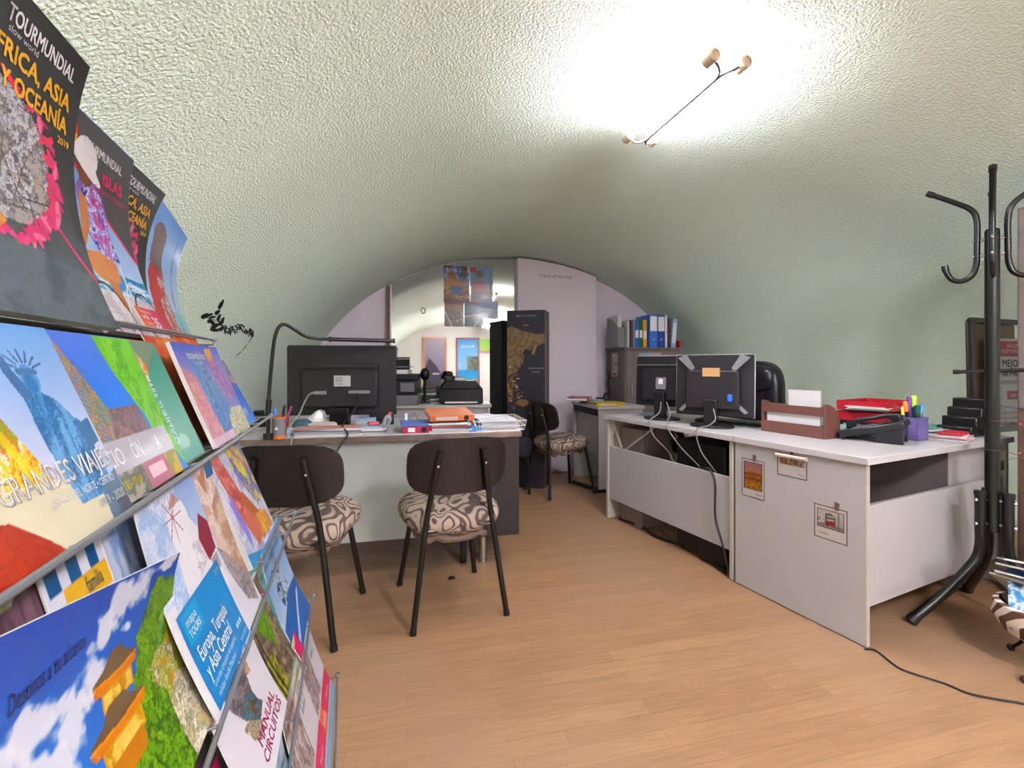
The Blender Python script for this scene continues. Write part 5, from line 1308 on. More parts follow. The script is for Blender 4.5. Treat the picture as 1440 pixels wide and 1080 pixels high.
# --- artwork of the covers -------------------------------------------------
def tm_logo(a, x, y, s, ring=True):
    if ring:
        for k, c in enumerate(('#f08a2a', '#ee5a4a', '#e8306a', '#f0b030')):
            m = a.mell(x, y, s * .55, s * .75) & ~a.mell(x, y, s * .3, s * .5)
            q = ((a.X > x) == (k % 2 == 1)) & ((a.Y > y) == (k < 2)); a.put(m & q, c)
def africa(nx=150):
    a = Art(1.416, nx, '#1d181c'); A = a.asp
    a.grad(0, .75, '#5a646c', '#262a30')
    a.tex(a.mpoly([(0, 0), (1, 0), (1, .28), (.6, .3), (0, .55)]), ['#6c757c', '#4e5960', '#5d686e', '#3f4a52'], 3, 4)
    a.line([(0, 1.13), (.25, .98), (1, .24)], .022, '#e8296e')
    R0 = a.mell(.40, .72, .42, .36); a.tex(a.mell(.40, .72, .36, .31), ['#4a4650', '#8d8a92', '#c8c4c8', '#5f5a60', '#a49c98'], 9, 3)
    rr = random.Random(4)
    for i in range(34):
        x0 = .40 + rr.uniform(-.3, .3); y0 = .72 + rr.uniform(-.26, .26); g = rr.uniform(0, PI); a.line([(x0, y0), (x0 + .22 * math.cos(g), y0 + .22 * math.sin(g))], .008, rr.choice(['#6e5648', '#3a3236', '#a08a78']))
    a.poly([(.02, .6), (.2, .56), (.34, .8), (.2, .92), (.02, .86)], '#d8d4d4', .8)
    for i in range(150):
        g = rr.uniform(0, 2 * PI); r = rr.uniform(.92, 1.12); x = .40 + .40 * r * math.cos(g); y = .72 + .35 * r * math.sin(g)
        a.ell(x, y, .042, .017, rr.choice(['#e0487c', '#ea6a94', '#c83068', '#f08aa8', '#e85a6a', '#d83a72']), rr.uniform(0, PI))
    a.poly([(.0, .42), (.3, .36), (.36, .40), (.3, .44), (0, .52)], '#d89a62')
    a.rect(.0, 1.07, 1, A, '#1d181c'); a.poly([(.45, 1.07), (1, 1.07), (1, .42), (.92, .5), (.8, .95)], '#1d181c')
    tm_logo(a, .28, 1.305, .07)
    a.text('TOURMUNDIAL', .40, 1.265, .10, '#f2eef0', bold=.012, w=.50); a.text('slow world', .42, 1.225, .045, '#d8d2d6')
    a.text('ÁFRICA, ASIA', .30, 1.115, .115, '#f2b022', bold=.018, w=.61); a.text('Y OCEANÍA', .42, .995, .115, '#f2b022', bold=.018, w=.49); a.text('2019', .84, .93, .05, '#f2b022', bold=.02)
    return a
def islas():
    a = Art(1.416, 150, '#8ab0e6'); A = a.asp
    a.grad(.4, A, '#c0d4f0', '#6f9ae0'); a.poly([(0, 1.30), (0, A), (1, A), (1, .62)], '#4a4648'); a.line([(0, 1.30), (1, .62)], .024, '#ee4a66')
    a.tex(a.mrect(0, .30, 1, .46), ['#4a9ad0', '#2f7ab8', '#7ab8dc', '#e0ecf4'], 4, 4, sx=1, sy=4); a.tex(a.mrect(0, 0, 1, .30), ['#d8cdd2', '#e4dade', '#c6b8bc'], 6, 2)
    # cyclist with a white hat
    a.poly([(.30, .96), (.42, 1.12), (.60, 1.0), (.66, .86), (.62, .72), (.70, .58), (.46, .54), (.34, .72)], '#8a6aa8')
    a.tex(a.mpoly([(.34, .92), (.44, 1.06), (.60, .98), (.66, .70), (.70, .56), (.46, .54), (.36, .74)]), ['#5a5ac0', '#e05a78', '#8a8ad8', '#e8e0ee', '#3f3f9a'], 12, 7)
    a.poly([(.34, .95), (.30, .72), (.22, .60), (.28, .58), (.40, .74), (.42, .92)], '#c88a62'); a.poly([(.1, .44), (.16, .54), (.42, .58), (.62, .54), (.6, .40), (.42, .36), (.22, .40)], '#d8966e'); a.poly([(.40, .40), (.52, .38), (.50, .16), (.42, .16)], '#c8845c')
    a.poly([(-.02, .40), (.16, .46), (.2, .34), (.0, .26)], '#b8714a')
    a.ell(.42, 1.10, .09, .1, '#7a4a38'); a.ell(.40, 1.16, .22, .055, '#efe6e4', -.5); a.ell(.44, 1.20, .12, .10, '#f4ecea', -.4)
    rr = lambda P, w, c: a.line(P, w, c)
    rr([(.12, .52), (.26, .40), (.36, .16)], .014, '#dfe4ea'); rr([(.26, .40), (.46, .14), (.66, .40)], .016, '#e8ecf0'); rr([(.66, .52), (.66, .16)], .018, '#eef0f2'); rr([(.66, .40), (.98, .40)], .012, '#e8ecf0')
    for cx in (.28, .82):
        m = a.mell(cx, .14, .20, .22) & ~a.mell(cx, .14, .178, .198); a.put(m, '#2a2830')
        for k in range(10):
            g = k * PI / 5; rr([(cx, .14), (cx + .18 * math.cos(g), .14 + .2 * math.sin(g))], .004, '#a8a4ac')
    a.rect(.60, .05, 1, .235, '#e03a6a'); a.poly([(.60, .05), (.60, .235), (.72, .235), (.8, .05)], '#ee6a4a')
    a.text('Todas,', .63, .19, .045, '#ffe8e8'); a.text('tarifas', .63, .145, .05, '#ffe8e8', bold=.02); a.text('vuelos', .66, .10, .04, '#ffe8e8'); a.text('35', .79, .085, .12, '#ffffff', bold=.02); a.text('desde', .74, .19, .04, '#ffe8e8')
    tm_logo(a, .28, 1.275, .085); a.text('TOURMUNDIAL', .38, 1.24, .085, '#f4f0f2', bold=.012, w=.48); a.text('slow world', .40, 1.20, .035, '#e0dadc')
    a.text('ISLAS', .62, 1.09, .11, '#ee3f74', bold=.02, w=.26); a.text('Canarias y Baleares', .52, 1.02, .055, '#d83a68', w=.42)
    return a
def masai():
    a = Art(1.25, 70, '#8fb4e4'); a.grad(.2, 1.25, '#c8dcf0', '#7fa6e0'); a.rect(0, .1, 1, .32, '#8ac4c8'); a.rect(0, 0, 1, .14, '#b8b4c0')
    a.poly([(.25, .1), (.3, .6), (.42, .8), (.62, .72), (.72, .3), (.7, .08)], '#c0343c'); a.tex(a.mpoly([(.45, .1), (.5, .6), (.66, .6), (.72, .1)]), ['#7a2a34', '#d8d0cc', '#b03a40'], 14, 3)
    a.poly([(.34, .7), (.4, 1.02), (.5, 1.08), (.62, .98), (.6, .66)], '#6e5a58'); a.ell(.5, 1.0, .13, .12, '#6a5654'); a.line([(.82, .05), (.86, 1.1)], .02, '#4a4a58'); return a
def grandes():
    a = Art(.85, 190, '#b8c8e4'); A = a.asp
    a.grad(.25, A, '#d0cede', '#7fa8dc')
    # waterfall picture at the left
    w = a.mpoly([(0, 0), (0, A), (.44, A * .86), (.55, .52), (.66, .22), (.68, 0)]); a.tex(w, ['#b06a2a', '#d8883a', '#e8c83a', '#e8e4d0', '#c8722a', '#8aa04a'], 4, 5, sx=2.6, sy=.7, rot=-.25)
    a.poly([(.3, .05), (.3, .52), (.4, .48), (.46, .2), (.46, 0)], '#dcd4c0', .7); a.poly([(.46, .6), (.52, .5), (.62, .2), (.58, .16)], '#ecd24a', .7)
    a.poly([(0, 0), (0, .26), (.3, .23), (.6, .25), (.88, .20), (1, .0)], '#d8ceb4'); a.tex(a.mpoly([(0, 0), (0, .24), (.40, .17), (.50, .07), (.56, 0)]), ['#c05040', '#cc6450', '#9c403a', '#b4584a'], 3, 7)
    # statue
    B_ = [(.70, .56), (.78, .58), (.86, .53), (.90, .46), (.97, .40), (.94, .30), (.95, .12), (.72, .12), (.70, .26), (.69, .40)]
    a.poly(B_, '#5a86b4'); a.tex(a.mpoly(B_), ['#4a76a8', '#6a98c4', '#3f6896', '#7aa8d0'], 3, 6, sx=4, sy=.6, rot=-.12)
    a.poly([(.70, .54), (.665, .66), (.64, A), (.675, A), (.71, .66), (.755, .57)], '#4f6f98'); a.ell(.775, .625, .042, .06, '#6a98c4'); a.ell(.77, .61, .028, .04, '#4a76a8')
    for k in range(7):
        g = .35 + k * .40; a.line([(.775 + .045 * math.cos(g), .66 + .035 * math.sin(g)), (.775 + .10 * math.cos(g), .66 + .085 * math.sin(g))], .008, '#46648a')
    a.line([(.735, .655), (.815, .655)], .025, '#52789f'); a.poly([(.90, .42), (.985, .44), (.985, .33), (.91, .31)], '#4a7098')
    a.poly([(.84, 0), (.86, .14), (1, .20), (1, 0)], '#5f7488'); a.poly([(.9, 0), (.92, .08), (1, .1), (1, 0)], '#4a4e58')
    for dx, dy, c in ((.004, -.004, '#9a938c'), (0, 0, '#f4f0ee')):
        a.text('GRANDES VIAJES', .40 + dx, .215 + dy, .125, c, w=.585)
    a.text('AMÉRICA DEL NORTE • CENTRO', .58, .15, .045, '#e8e4e4', w=.38); a.text('2019 - 2020', .80, .07, .055, '#e8e4e0', bold=.01, w=.18)
    return a
def coleccion():
    a = Art(.68, 170, '#6a98e0'); A = a.asp
    a.grad(.25, A, '#5a92e8', '#6f86d8')
    a.tex(a.mpoly([(.0, A), (.0, .12), (.35, .12), (.5, .3), (.40, .48), (.28, A)]), ['#6a7088', '#8a9480', '#5a6a4a', '#b0a060', '#c87a4a', '#7a8aa8', '#9aa070'], 7, 12, sx=2, sy=1, rot=-.6)
    for k in range(16): a.line([(.30 - .006 * k, .60 - .02 * k), (.44 - .004 * k, .52 - .02 * k)], .006, '#5a6a88')
    a.tex(a.mpoly([(.36, .12), (.46, .36), (.56, .36), (.74, .36), (.78, .12)]), ['#5a4a6a', '#7a5a78', '#8a6a58', '#4a4058', '#a07868'], 8, 5); a.tex(a.mrect(.02, .12, .3, .26), ['#c88a3a', '#e0b050', '#7a8a4a', '#b0603a', '#9a9a60'], 12, 8)
    a.poly([(.62, A), (.78, A), (1, A), (1, 0), (.92, .12), (.80, .12), (.78, .3), (.66, .52)], '#7cc050'); a.tex(a.mpoly([(.70, A), (1, A), (1, .14), (.82, .14), (.78, .34), (.68, .52)]), ['#6ab048', '#9ad060', '#58a040', '#86c858'], 4, 3, sx=2, sy=1, rot=-.5)
    a.rect(.0, .115, .93, .235, '#b3acb4'); a.text('CIO', .25, .14, .10, '#f2eef0', w=.15); a.text('ÓN', .48, .14, .10, '#f2eef0', w=.10); a.text('´A', .72, .14, .10, '#f2eef0', w=.07)
    a.tex(a.mrect(.18, 0, .52, .112), ['#6a6a58', '#8d8a78', '#4a5048', '#a8a090'], 10, 9); a.rect(.52, .0, .78, .112, '#b8788a'); a.rect(.56, .04, .74, .09, '#e8c8d0'); a.tex(a.mrect(.78, 0, .92, .112), ['#b89a4a', '#8a8a4a', '#d0b060'], 9, 3)
    a.text('2018 - 2019', .24, .05, .045, '#e8d84a', bold=.02); return a
def mapa():
    a = Art(1.0, 110, '#4f9a84'); a.grad(0, 1, '#6aa898', '#3f8a78'); a.poly([(0, 1), (0, .86), (.3, .66), (.5, .62), (.75, .8), (1, 1)], '#7a8a78'); a.tex(a.mpoly([(.12, 1), (.3, .72), (.42, .6), (.6, .62), (.7, .8), (.5, 1)]), ['#c8d838', '#e0e860', '#d8584a', '#e8e0c8', '#e8903a'], 7, 4, rot=.7)
    a.ell(.72, .16, .1, .06, '#a8ccc0'); a.line([(.2, .3), (.7, .08)], .006, '#a8ccc0')
    a.text('MAPA TURÍSTICO', .56, .72, .12, '#f0f4f2', ang=-PI / 2, w=.56); a.text('TOURIST MAP', .45, .70, .085, '#c8e0d8', ang=-PI / 2, w=.45); return a
def plain(c, asp=1.0, c2=None):
    a = Art(asp, 30, c)
    if c2: a.tex(a.mrect(0, 0, 1, asp), [c, c2, c], 5, 3)
    return a
def alhambra():
    a = Art(.9, 130, '#8a88c0'); a.grad(.4, .9, '#b090b8', '#6a78c8'); a.tex(a.mpoly([(.2, .78), (.4, .8), (.62, .5), (.75, .1), (.8, 0), (.3, 0), (.25, .4)]), ['#3f78b8', '#6a9ad0', '#4a6aa0', '#8ab0d8', '#35588a'], 6, 5, rot=.5)
    a.tex(a.mpoly([(.0, .7), (.2, .6), (.3, 0), (0, 0)]), ['#c87a7a', '#d89a9a', '#b06a88', '#e0a88a'], 7, 8); a.tex(a.mpoly([(.6, .8), (.8, .75), (1, .4), (.8, .35), (.62, .5)]), ['#8a6ab8', '#c080b8', '#6a58a0', '#d8849a'], 8, 2)
    a.tex(a.mpoly([(.55, .18), (.7, .26), (1, .25), (1, 0), (.5, 0)]), ['#b8a870', '#d8d0b0', '#8a8a5a', '#e4e0d8'], 12, 2); a.rect(.0, 0, .5, .07, '#d8b8c8')
    a.poly([(.62, .86), (.8, .88), (.78, .76), (.64, .74)], '#d8a070'); a.text('travelplan', .2, .76, .1, '#f4f0fa', bold=.01); a.text('europa', .32, .71, .05, '#e8e4f4'); return a
def blueone():
    a = Art(1.0, 60, '#2f78e0'); a.grad(0, 1, '#3a80e0', '#2a5ac8'); a.tex(a.mrect(0, .62, 1, 1), ['#e08a7a', '#8a6a88', '#d8b0a0', '#5a5a80'], 6, 3); a.text('2019', .5, .12, .16, '#f0f4fa', bold=.01); return a
def destinos():
    a = Art(.62, 300, '#3a7ee0'); A = a.asp
    a.grad(0, A, '#4a9ae8', '#2450b4')
    def cloud(cx, cy, rx, ry, s):
        d = np.sqrt(((a.X - cx) / rx) ** 2 + ((a.Y - cy) / ry) ** 2); f = a.fbm(16, s, 4); m = np.clip((1.05 - d + (f - .5) * 1.4) * 2.2, 0, 1)
        a.C[:] = a.C * (1 - m[..., None] * .93) + srgb('#eceaf2') * m[..., None] * .93
    for q in ((.76, .57, .08, .05, 1), (.88, .60, .09, .025, 2), (.68, .55, .045, .06, 3), (.60, .50, .03, .05, 4), (.57, .44, .045, .06, 5), (.50, .40, .06, .07, 6), (.40, .43, .06, .04, 7), (.34, .40, .05, .05, 8), (.44, .33, .06, .06, 9), (.72, .48, .03, .02, 12)): cloud(*q)
    edge = np.interp(a.X, [.5, .55, .60, .68, .73, .77, .82, .88, .94, 1], [-.03, .05, .10, .17, .30, .42, .50, .55, .56, .52]) + (a.fbm(26, 31, 3) - .5) * .07
    m = a.Y < edge; a.tex(m, ['#2a4a1e', '#4a7a2a', '#7aa838', '#3a6428', '#9ac040', '#56842e'], 20, 5, 4, rot=.6)
    a.tex(m & (a.Y < edge - .20) & (a.X > .70), ['#c89a50', '#b88a48', '#8a9a48', '#d8c088', '#6a7a3a', '#e0d0b0'], 15, 15, 4, rot=.5)
    a.tex(a.mpoly([(.78, 0), (.84, .14), (.92, .22), (1, .18), (1, 0)]), ['#d8c8b0', '#b09a80', '#e8dcc8', '#8a8a70', '#c8b088'], 14, 11)
    for (cx, y, k) in ((.665, .40, .085), (.650, .285, .105)):   # plain tiered temple roofs
        a.poly([(cx - k * .8, y - .075), (cx + k * .8, y - .075), (cx + k * .8, y - .02), (cx - k * .8, y - .02)], '#d9a040'); a.tex(a.mrect(cx - k * .72, y - .07, cx + k * .72, y - .035), ['#e8bc58', '#c08428', '#f0d080'], 9, 3, sx=2, sy=.7)
        a.poly([(cx - k * 1.12, y - .012), (cx - k, y - .028), (cx + k, y - .028), (cx + k * 1.12, y - .012), (cx + k * .8, y + .004), (cx - k * .8, y + .004)], '#d87c28')
        a.poly([(cx - k * 1.16, y + .006), (cx - k * .9, y - .006), (cx + k * .9, y - .006), (cx + k * 1.16, y + .006), (cx + k * .6, y + .022), (cx + k * .3, y + .05), (cx - k * .3, y + .05), (cx - k * .6, y + .022)], '#6e5a44')
        a.line([(cx - k * 1.12, y - .002), (cx, y - .010), (cx + k * 1.12, y - .002)], .006, '#e89a3a')
    a.rect(.58, .14, .72, .215, '#c07a30'); a.tex(a.mrect(.56, .04, .70, .16), ['#2a4a1e', '#4a7a2a', '#7aa838', '#3a6428'], 20, 15, 4)
    a.tex(m & a.mpoly([(.66, 0), (.70, .16), (.80, .28), (.86, .2), (.82, 0)]), ['#4a7a2a', '#8ab040', '#2f5420', '#6a9634'], 24, 41, 3)
    for k in range(8): a.line([(.20 + .004 * k, .06 + .06 * (k % 5)), (.26 + .012 * (k % 3), .03 + .06 * (k % 5))], .004, '#2a4a78')
    a.text('Destinos a tu alcance', .335, .488, .05, '#28325e', ang=.12, bold=.002, w=.205)
    return a
def windmill():
    a = Art(.96, 170, '#dcd8e0'); A = a.asp
    a.grad(.4, A, '#dfe2ee', '#9ab4e0'); a.tex(a.mrect(0, .4, .4, A), ['#c8d4ea', '#e4e6f0', '#aac0e4', '#dadfec'], 3, 3)
    a.poly([(.30, .96), (.36, .90), (.62, .60), (.70, .3), (.2, .3), (.26, .7)], '#ece6ea'); a.ell(.36, .76, .12, .14, '#f0ebee'); a.poly([(.28, .86), (.36, .93), (.44, .87)], '#b89a90')
    for k in range(8):
        g = k * PI / 4; a.line([(.31, .82), (.31 + .1 * math.cos(g), .82 + .13 * math.sin(g))], .007, '#9a5a68')
    a.poly([(.52, .62), (.60, .74), (.70, .66), (.69, .5), (.56, .48)], '#8a3a4a'); a.rect(.58, .40, .68, .48, '#a89aa0'); a.tex(a.mpoly([(.36, .6), (.5, .66), (.54, .5), (.40, .46)]), ['#e8e2e6', '#b8acb4', '#f2eef0'], 12, 6)
    a.tex(a.mpoly([(.66, .96), (1, .96), (1, .2), (.80, .3), (.72, .5)]), ['#e4d0c8', '#d8b8a8', '#eee4e0', '#cfa898'], 5, 9); a.tex(a.mpoly([(.82, .7), (1, .8), (1, .1), (.9, .1)]), ['#c8a088', '#b08a74', '#dcc0ac'], 9, 4)
    a.tex(a.mpoly([(.70, .50), (.80, .42), (.98, .18), (.96, .02), (.82, .1), (.74, .3)]), ['#8a7c80', '#b8aeb0', '#6e6468', '#a89ca0'], 10, 14)
    a.poly([(.72, .9), (.86, .95), (.80, .78)], '#b8846a'); a.rect(.86, .86, 1, .96, '#2f6a98'); a.tex(a.mrect(.0, .30, .2, .38), ['#b0b070', '#e0dcd8', '#8a9050'], 10, 3)
    a.rect(0, 0, .08, .5, '#e9e4e6'); a.rect(.05, .0, .64, .45, '#1f86c8'); a.rect(.08, .30, .26, .43, '#5aa8d8'); a.text('mapa', .10, .37, .06, '#f0f6fa', w=.12); a.text('TOURS', .10, .32, .05, '#f0f6fa', bold=.01, w=.13)
    a.text('Europa, Turquía', .10, .205, .10, '#f4f8fa', bold=.006, w=.40); a.text('y Asia Central', .10, .12, .10, '#f4f8fa', bold=.006, w=.36); a.text('Grandes circuitos en español', .10, .075, .04, '#d0e6f4', w=.36); a.text('salidas desde Madrid', .10, .03, .04, '#d0e6f4', w=.28)
    a.text('2019', .54, .40, .035, '#d0e6f4'); a.text('www.tours', .50, .03, .035, '#d0e6f4', w=.12)
    for k in range(3): a.ell(.54 + .03 * k, .10, .011, .012, '#e8f2fa')
    return a
def sky():
    a = Art(1.0, 50, '#b8c8e8'); a.tex(a.mrect(0, 0, 1, 1), ['#c8d4ea', '#e4e6f0', '#9ab4e0', '#dadfec'], 3, 3); return a
def girl():
    a = Art(.9, 120, '#c8c4d8'); a.tex(a.mrect(0, 0, 1, .9), ['#d8d4e0', '#b0b8d8', '#e8e4ea', '#a8a0c0'], 4, 2); a.tex(a.mpoly([(.55, .9), (1, .9), (1, .3), (.75, .3), (.5, .7)]), ['#6a68a8', '#a8a0c8', '#4a4a80', '#c8b890', '#e0d060'], 8, 4)
    a.poly([(.08, .9), (.3, .9), (.5, .4), (.62, .1), (.36, .04), (.2, .4)], '#d07a68'); a.tex(a.mpoly([(.14, .8), (.3, .84), (.44, .4), (.3, .3)]), ['#e08a78', '#f0b0a0', '#b85a5a'], 8, 6); a.poly([(.1, .5), (.2, .56), (.26, .2), (.18, .1)], '#9a8ad8')
    a.poly([(.38, .44), (.5, .5), (.82, .12), (.7, .06)], '#b8602a'); a.tex(a.mpoly([(.52, .04), (.58, .26), (.9, .2), (.96, .03)]), ['#f0c020', '#e8a020', '#c86a1a', '#f4d850'], 8, 3); a.line([(.55, .95), (.95, .62)], .02, '#e0487c'); a.text('DISFRUTA', .12, .80, .06, '#d04a5a', ang=-1.); a.poly([(0, .0), (0, .12), (.4, 0)], '#5a98c8'); return a
def manual():
    a = Art(1.3, 130, '#e2dde4'); a.tex(a.mpoly([(.2, 1.25), (.4, 1.3), (.66, 1.0), (.62, .6), (.7, .45), (.5, .38), (.38, .62), (.26, .9)]), ['#4a4650', '#7a7480', '#2f2c34', '#9a9094', '#5f5860'], 7, 6, rot=.4)
    a.tex(a.mpoly([(.34, .72), (.6, .8), (.66, .5), (.5, .38)]), ['#c84a2a', '#3a5a3a', '#3a8ab8', '#6a4a38', '#4a5a34'], 10, 2); a.tex(a.mpoly([(.3, .62), (.4, .6), (.58, .36), (.5, .3), (.36, .4)]), ['#8a7a68', '#b8a890', '#6a6050', '#d8ccc0'], 14, 9); a.tex(a.mpoly([(.62, 1.1), (.72, 1.1), (.74, .8), (.64, .86)]), ['#b08a70', '#d8c0a8', '#8a6a58'], 10, 3)
    a.text('MANUAL', .38, .27, .16, '#b02a68', bold=.008, w=.50); a.text('CIRCUITOS', .34, .12, .16, '#b02a68', bold=.008, w=.58); return a
def cables():
    a = Art(1.3, 90, '#2a2228'); a.tex(a.mrect(0, 0, 1, .85), ['#4a3a38', '#7a6258', '#3a4048', '#8a6a5a'], 4, 3, sx=3, sy=.6); a.rect(0, .86, 1, 1.3, '#2a2228'); a.rect(0, .80, 1, .87, '#ee1a80')
    for k in range(14): a.line([(.25 + .05 * k, .8), (.05 + .055 * k, .0)], .012, ['#b8785a', '#5a4440', '#c88a68', '#8a5a48'][k % 4])
    a.poly([(.0, .0), (.0, .7), (.12, .6), (.2, .1)], '#7aa0c0'); a.text('E', .45, 1.02, .16, '#f0a020', bold=.02); return a
def moss():
    a = Art(1.3, 80, '#5a4e48'); a.tex(a.mrect(0, 0, 1, 1.3), ['#6a5a4e', '#8a7260', '#4a423c', '#a08870'], 6, 3); a.tex(a.mpoly([(.3, 1.2), (.6, 1.15), (.8, .8), (.7, .4), (.5, .6), (.3, .9)]), ['#5a8a2a', '#86b038', '#3f6a20', '#6e9a30'], 12, 5); a.tex(a.mrect(0, 0, .45, .5), ['#8a8a38', '#b0a850', '#5a5a2a'], 14, 8)
    for k in range(3): a.line([(.02 + .1 * k, 1.0), (.12 + .1 * k, 0)], .04, '#221c1c')
    a.line([(0, 1.22), (1, 1.0)], .04, '#e8407c'); return a
def glacier():
    a = Art(1.3, 80, '#8ab0dc'); a.grad(.3, 1.3, '#c8d4e8', '#7aa8e4'); a.tex(a.mpoly([(.2, .9), (.4, 1.1), (.6, .7), (.75, .4), (.3, .4)]), ['#4a6a98', '#8aa8c8', '#e0e4ec', '#35507a'], 7, 4); a.poly([(0, 0), (0, .35), (.6, .5), (1, .45), (1, 0)], '#4f74b4')
    for k in (0, 1): a.line([(.15 + .07 * k, .05), (.85 + .05 * k, .34)], .018, '#e4e8f0')
    a.rect(0, 0, .2, .22, '#e04a78')
    for k in range(4): a.line([(.28, 1.12 - .05 * k), (.5, 1.16 - .05 * k)], .018, '#3a4a68')
    return a
def pinkband(seed):
    a = Art(1.3, 70, '#d8d2dc'); a.tex(a.mrect(0, .35, .55, 1.3), ['#8a7478', '#b8a8ac', '#6a565c', '#d8ccd0'], 7, seed, sx=2, sy=.7); a.rect(.55, .4, 1, 1.3, '#dcd6e0'); a.tex(a.mrect(.5, .9, 1, 1.3), ['#c8b8e0', '#e4e0ec', '#d8d8a8'], 5, seed + 1); a.rect(.62, .7, .82, .95, '#7a8a98'); a.rect(.65, .73, .71, .92, '#e8e8ec'); a.rect(.74, .73, .79, .92, '#e8e8ec')
    a.rect(0, .12, 1, .32, '#e0567a'); a.poly([(0, .12), (0, .32), (.3, .32), (.4, .12)], '#ee8070'); a.text('Italia', .1, .18, .12, '#fae8ea'); a.text('Francia', .55, .18, .08, '#fae8ea'); a.rect(0, 0, 1, .10, '#8ab0c8'); return a
def stripes():
    a = Art(1.1, 90, '#e6e4ea'); 
    for k in range(4): a.poly([(.05 + .26 * k, .83), (.19 + .26 * k, .83), (.19 + .26 * k, 1.1), (.05 + .26 * k, 1.1)], '#1f5a90')
    a.rect(.2, .73, 1, .83, '#f0b828'); a.text('familia', .45, .755, .09, '#4a4a58'); a.rect(0, 0, 1, .22, '#d0d4dc'); return a
def elephant():
    a = Art(1.1, 90, '#6a4a58'); a.tex(a.mrect(0, 0, 1, 1.1), ['#6a4a58', '#8a6a74', '#553a48', '#7a5a64'], 5, 5, sx=3, sy=.6); a.ell(.72, 1.02, .10, .06, '#a8c840'); a.ell(.76, .95, .09, .07, '#dce4c0'); a.tex(a.mell(.80, .97, .07, .09), ['#c83a5a', '#e8e4d8', '#a8c840'], 9, 3); return a

# --- the brochures on each tier -------------------------------------------
LA, BA = .1565, -.1245
BR_ = brochure
BR_('black travel brochure with pink flower wreath at the near end of the top tier', africa(), rs('A', .525, .765, .336, LA, BA, -.022), .010)
BR_('travel brochure of a cyclist in a white hat on the top tier', islas(), rs('A', .80, 1.045, .290, LA, BA, .000, tsh=-.085), .010)
BR_('plain black brochure top showing behind the cyclist brochure', plain('#221c20', 1.4), rs('A', .80, 1.04, .318, LA + .02, BA, .020, tsh=-.075))
BR_('smaller black and yellow brochure right of the cyclist brochure on top tier', africa(90), rs('A', .785, 1.03, .295, LA, BA, .012, tsh=.115), .008)
BR_('light blue brochure with figure in red robes at the far top end', masai(), rs('A', 1.02, 1.262, .30, LA, BA, .018, sk=.055, tsh=.045), .008)
BR_('dark blue brochure at the very near end of the top tier', plain('#1f2c4a', 1.4, '#2f3f68'), rs('A', .30, .55, .33, LA, BA, .004))
BR_('wide brochure with torch statue and waterfall on the second tier', grandes(), rs('B', .285, .528, .166, .066, 0, -.008))
BR_('brochure with desert plants and grey title band on the second tier', coleccion(), rs('B', .475, .715, .166, .066, 0, .000))
BR_('green tourist map leaflet with white lettering on the second tier', mapa(), rs('B', .615, .825, .166, .066, 0, .009))
BR_('orange edged brochure behind the green tourist map', plain('#e07a5a', 1., '#d8604a'), rs('B', .64, .838, .168, .066, 0, .017), .004)
BR_('dark brochure standing right behind the orange edged one', plain('#2a2030', 1., '#4a3038'), rs('B', .65, .852, .168, .066, 0, .025), .004)
BR_('violet and blue monument brochure near the far end of the second tier', alhambra(), rs('B', .857, 1.13, .170, .07, -.005, .000), .006)
BR_('bright blue brochure at the far end of the second tier', blueone(), rs('B', 1.0, 1.265, .172, .07, 0, .010, sk=.03))
BR_('orange red brochure lying under the far end of the top rail', plain('#d8402a', 1., '#e8903a'), rs('B', .90, 1.20, .192, .090, 0, .03))
BR_('landscape sky and golden pavilion brochure curling on the third tier', destinos(), rs('C', .21, .612, .2705, .1217, -.0857, -.004, sk=.0905))
BR_('purple brown picture brochure with a green flower behind the pavilion brochure', elephant(), rs('C', .30, .485, .262, .115, -.03, .02))
BR_('brochure top with blue and white stripes behind the pavilion brochure', stripes(), rs('C', .478, .60, .262, .115, -.03, .016))
BR_('white windmill village brochure with a blue title panel on the third tier', windmill(), rs('C', .585, .868, .238, .105, -.03, -.010))
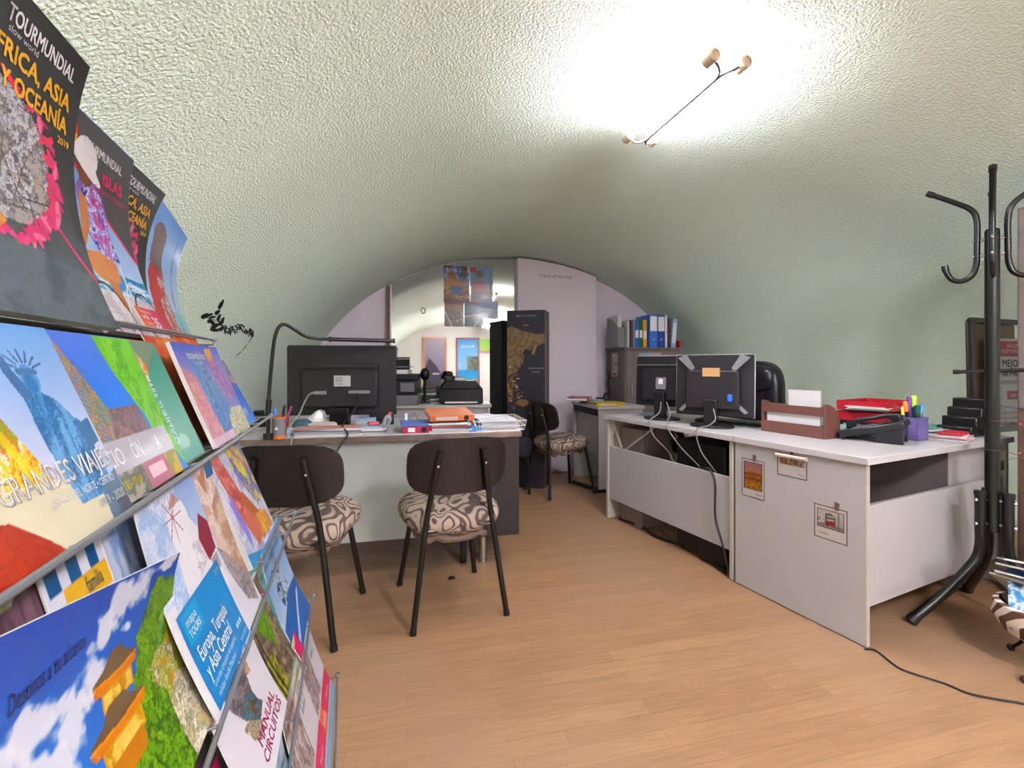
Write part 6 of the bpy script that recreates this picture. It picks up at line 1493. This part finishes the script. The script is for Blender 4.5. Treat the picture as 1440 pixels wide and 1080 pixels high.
BR_('sky blue brochure top between the stripes and the windmill brochure', sky(), rs('C', .575, .70, .258, .115, -.03, .014))
BR_('thick catalogue with a smiling girl at the far end of the third tier', girl(), rs('C', .905, 1.15, .195, .075, 0, .008, .035), .035)
BR_('brochure edge with sea picture behind the thick catalogue', plain('#3a6a98', 1., '#b88a6a'), rs('C', .80, .93, .245, .10, 0, .035))
BR_('black brochure with a pink stripe and orange cables on the fourth tier', cables(), rs('D', .42, .625, .205, .10, -.03, .002, .02))
BR_('white circuits manual with red lettering on the fourth tier', manual(), rs('D', .60, .808, .150, .08, -.02, .000, .080))
BR_('mossy forest brochure beside the white manual on the fourth tier', moss(), rs('D', .80, .955, .165, .085, -.02, .002, .07), .006)
BR_('teal brochure between the mossy one and the glacier one', plain('#5a9aa0', 1.2, '#7ab0a8'), rs('D', .93, 1.09, .23, .10, -.03, .010, .01))
BR_('pale blue glacier brochure bent at the far end of the fourth tier', glacier(), rs('D', 1.05, 1.285, .235, .125, -.05, .0))
BR_('grey and white ruins brochure with pink band on the lowest tier', pinkband(5), rs('E', .85, 1.07, .25, .115, -.04, .0, .02))
BR_('white house brochure with pink band at the far end of the lowest tier', pinkband(15), rs('E', 1.08, 1.29, .24, .115, -.04, .0))
BR_('blue brochure at the near end of the lowest tier', plain('#6a98c0', 1.2, '#b8c8d8'), rs('E', .60, .83, .25, .115, -.04, .0, .02))
# ================================================================== camera and look
cam = bpy.data.cameras.new('camera'); co = bpy.data.objects.new('camera', cam); COL.objects.link(co)
co.location = (0, 0, CAMZ); co.rotation_euler = (PI / 2, 0, 0)
cam.sensor_width = 36; cam.lens = 16; cam.shift_y = -27 / 1440; cam.clip_start = .02
SC.camera = co
w = bpy.data.worlds.new('w'); SC.world = w; w.use_nodes = True
w.node_tree.nodes['Background'].inputs[0].default_value = (0, 0, 0, 1)
v = SC.view_settings
SC.display_settings.display_device = 'sRGB'; v.view_transform = 'Standard'; v.look = 'None'; v.exposure = EXPO; v.gamma = 1; v.use_curve_mapping = False
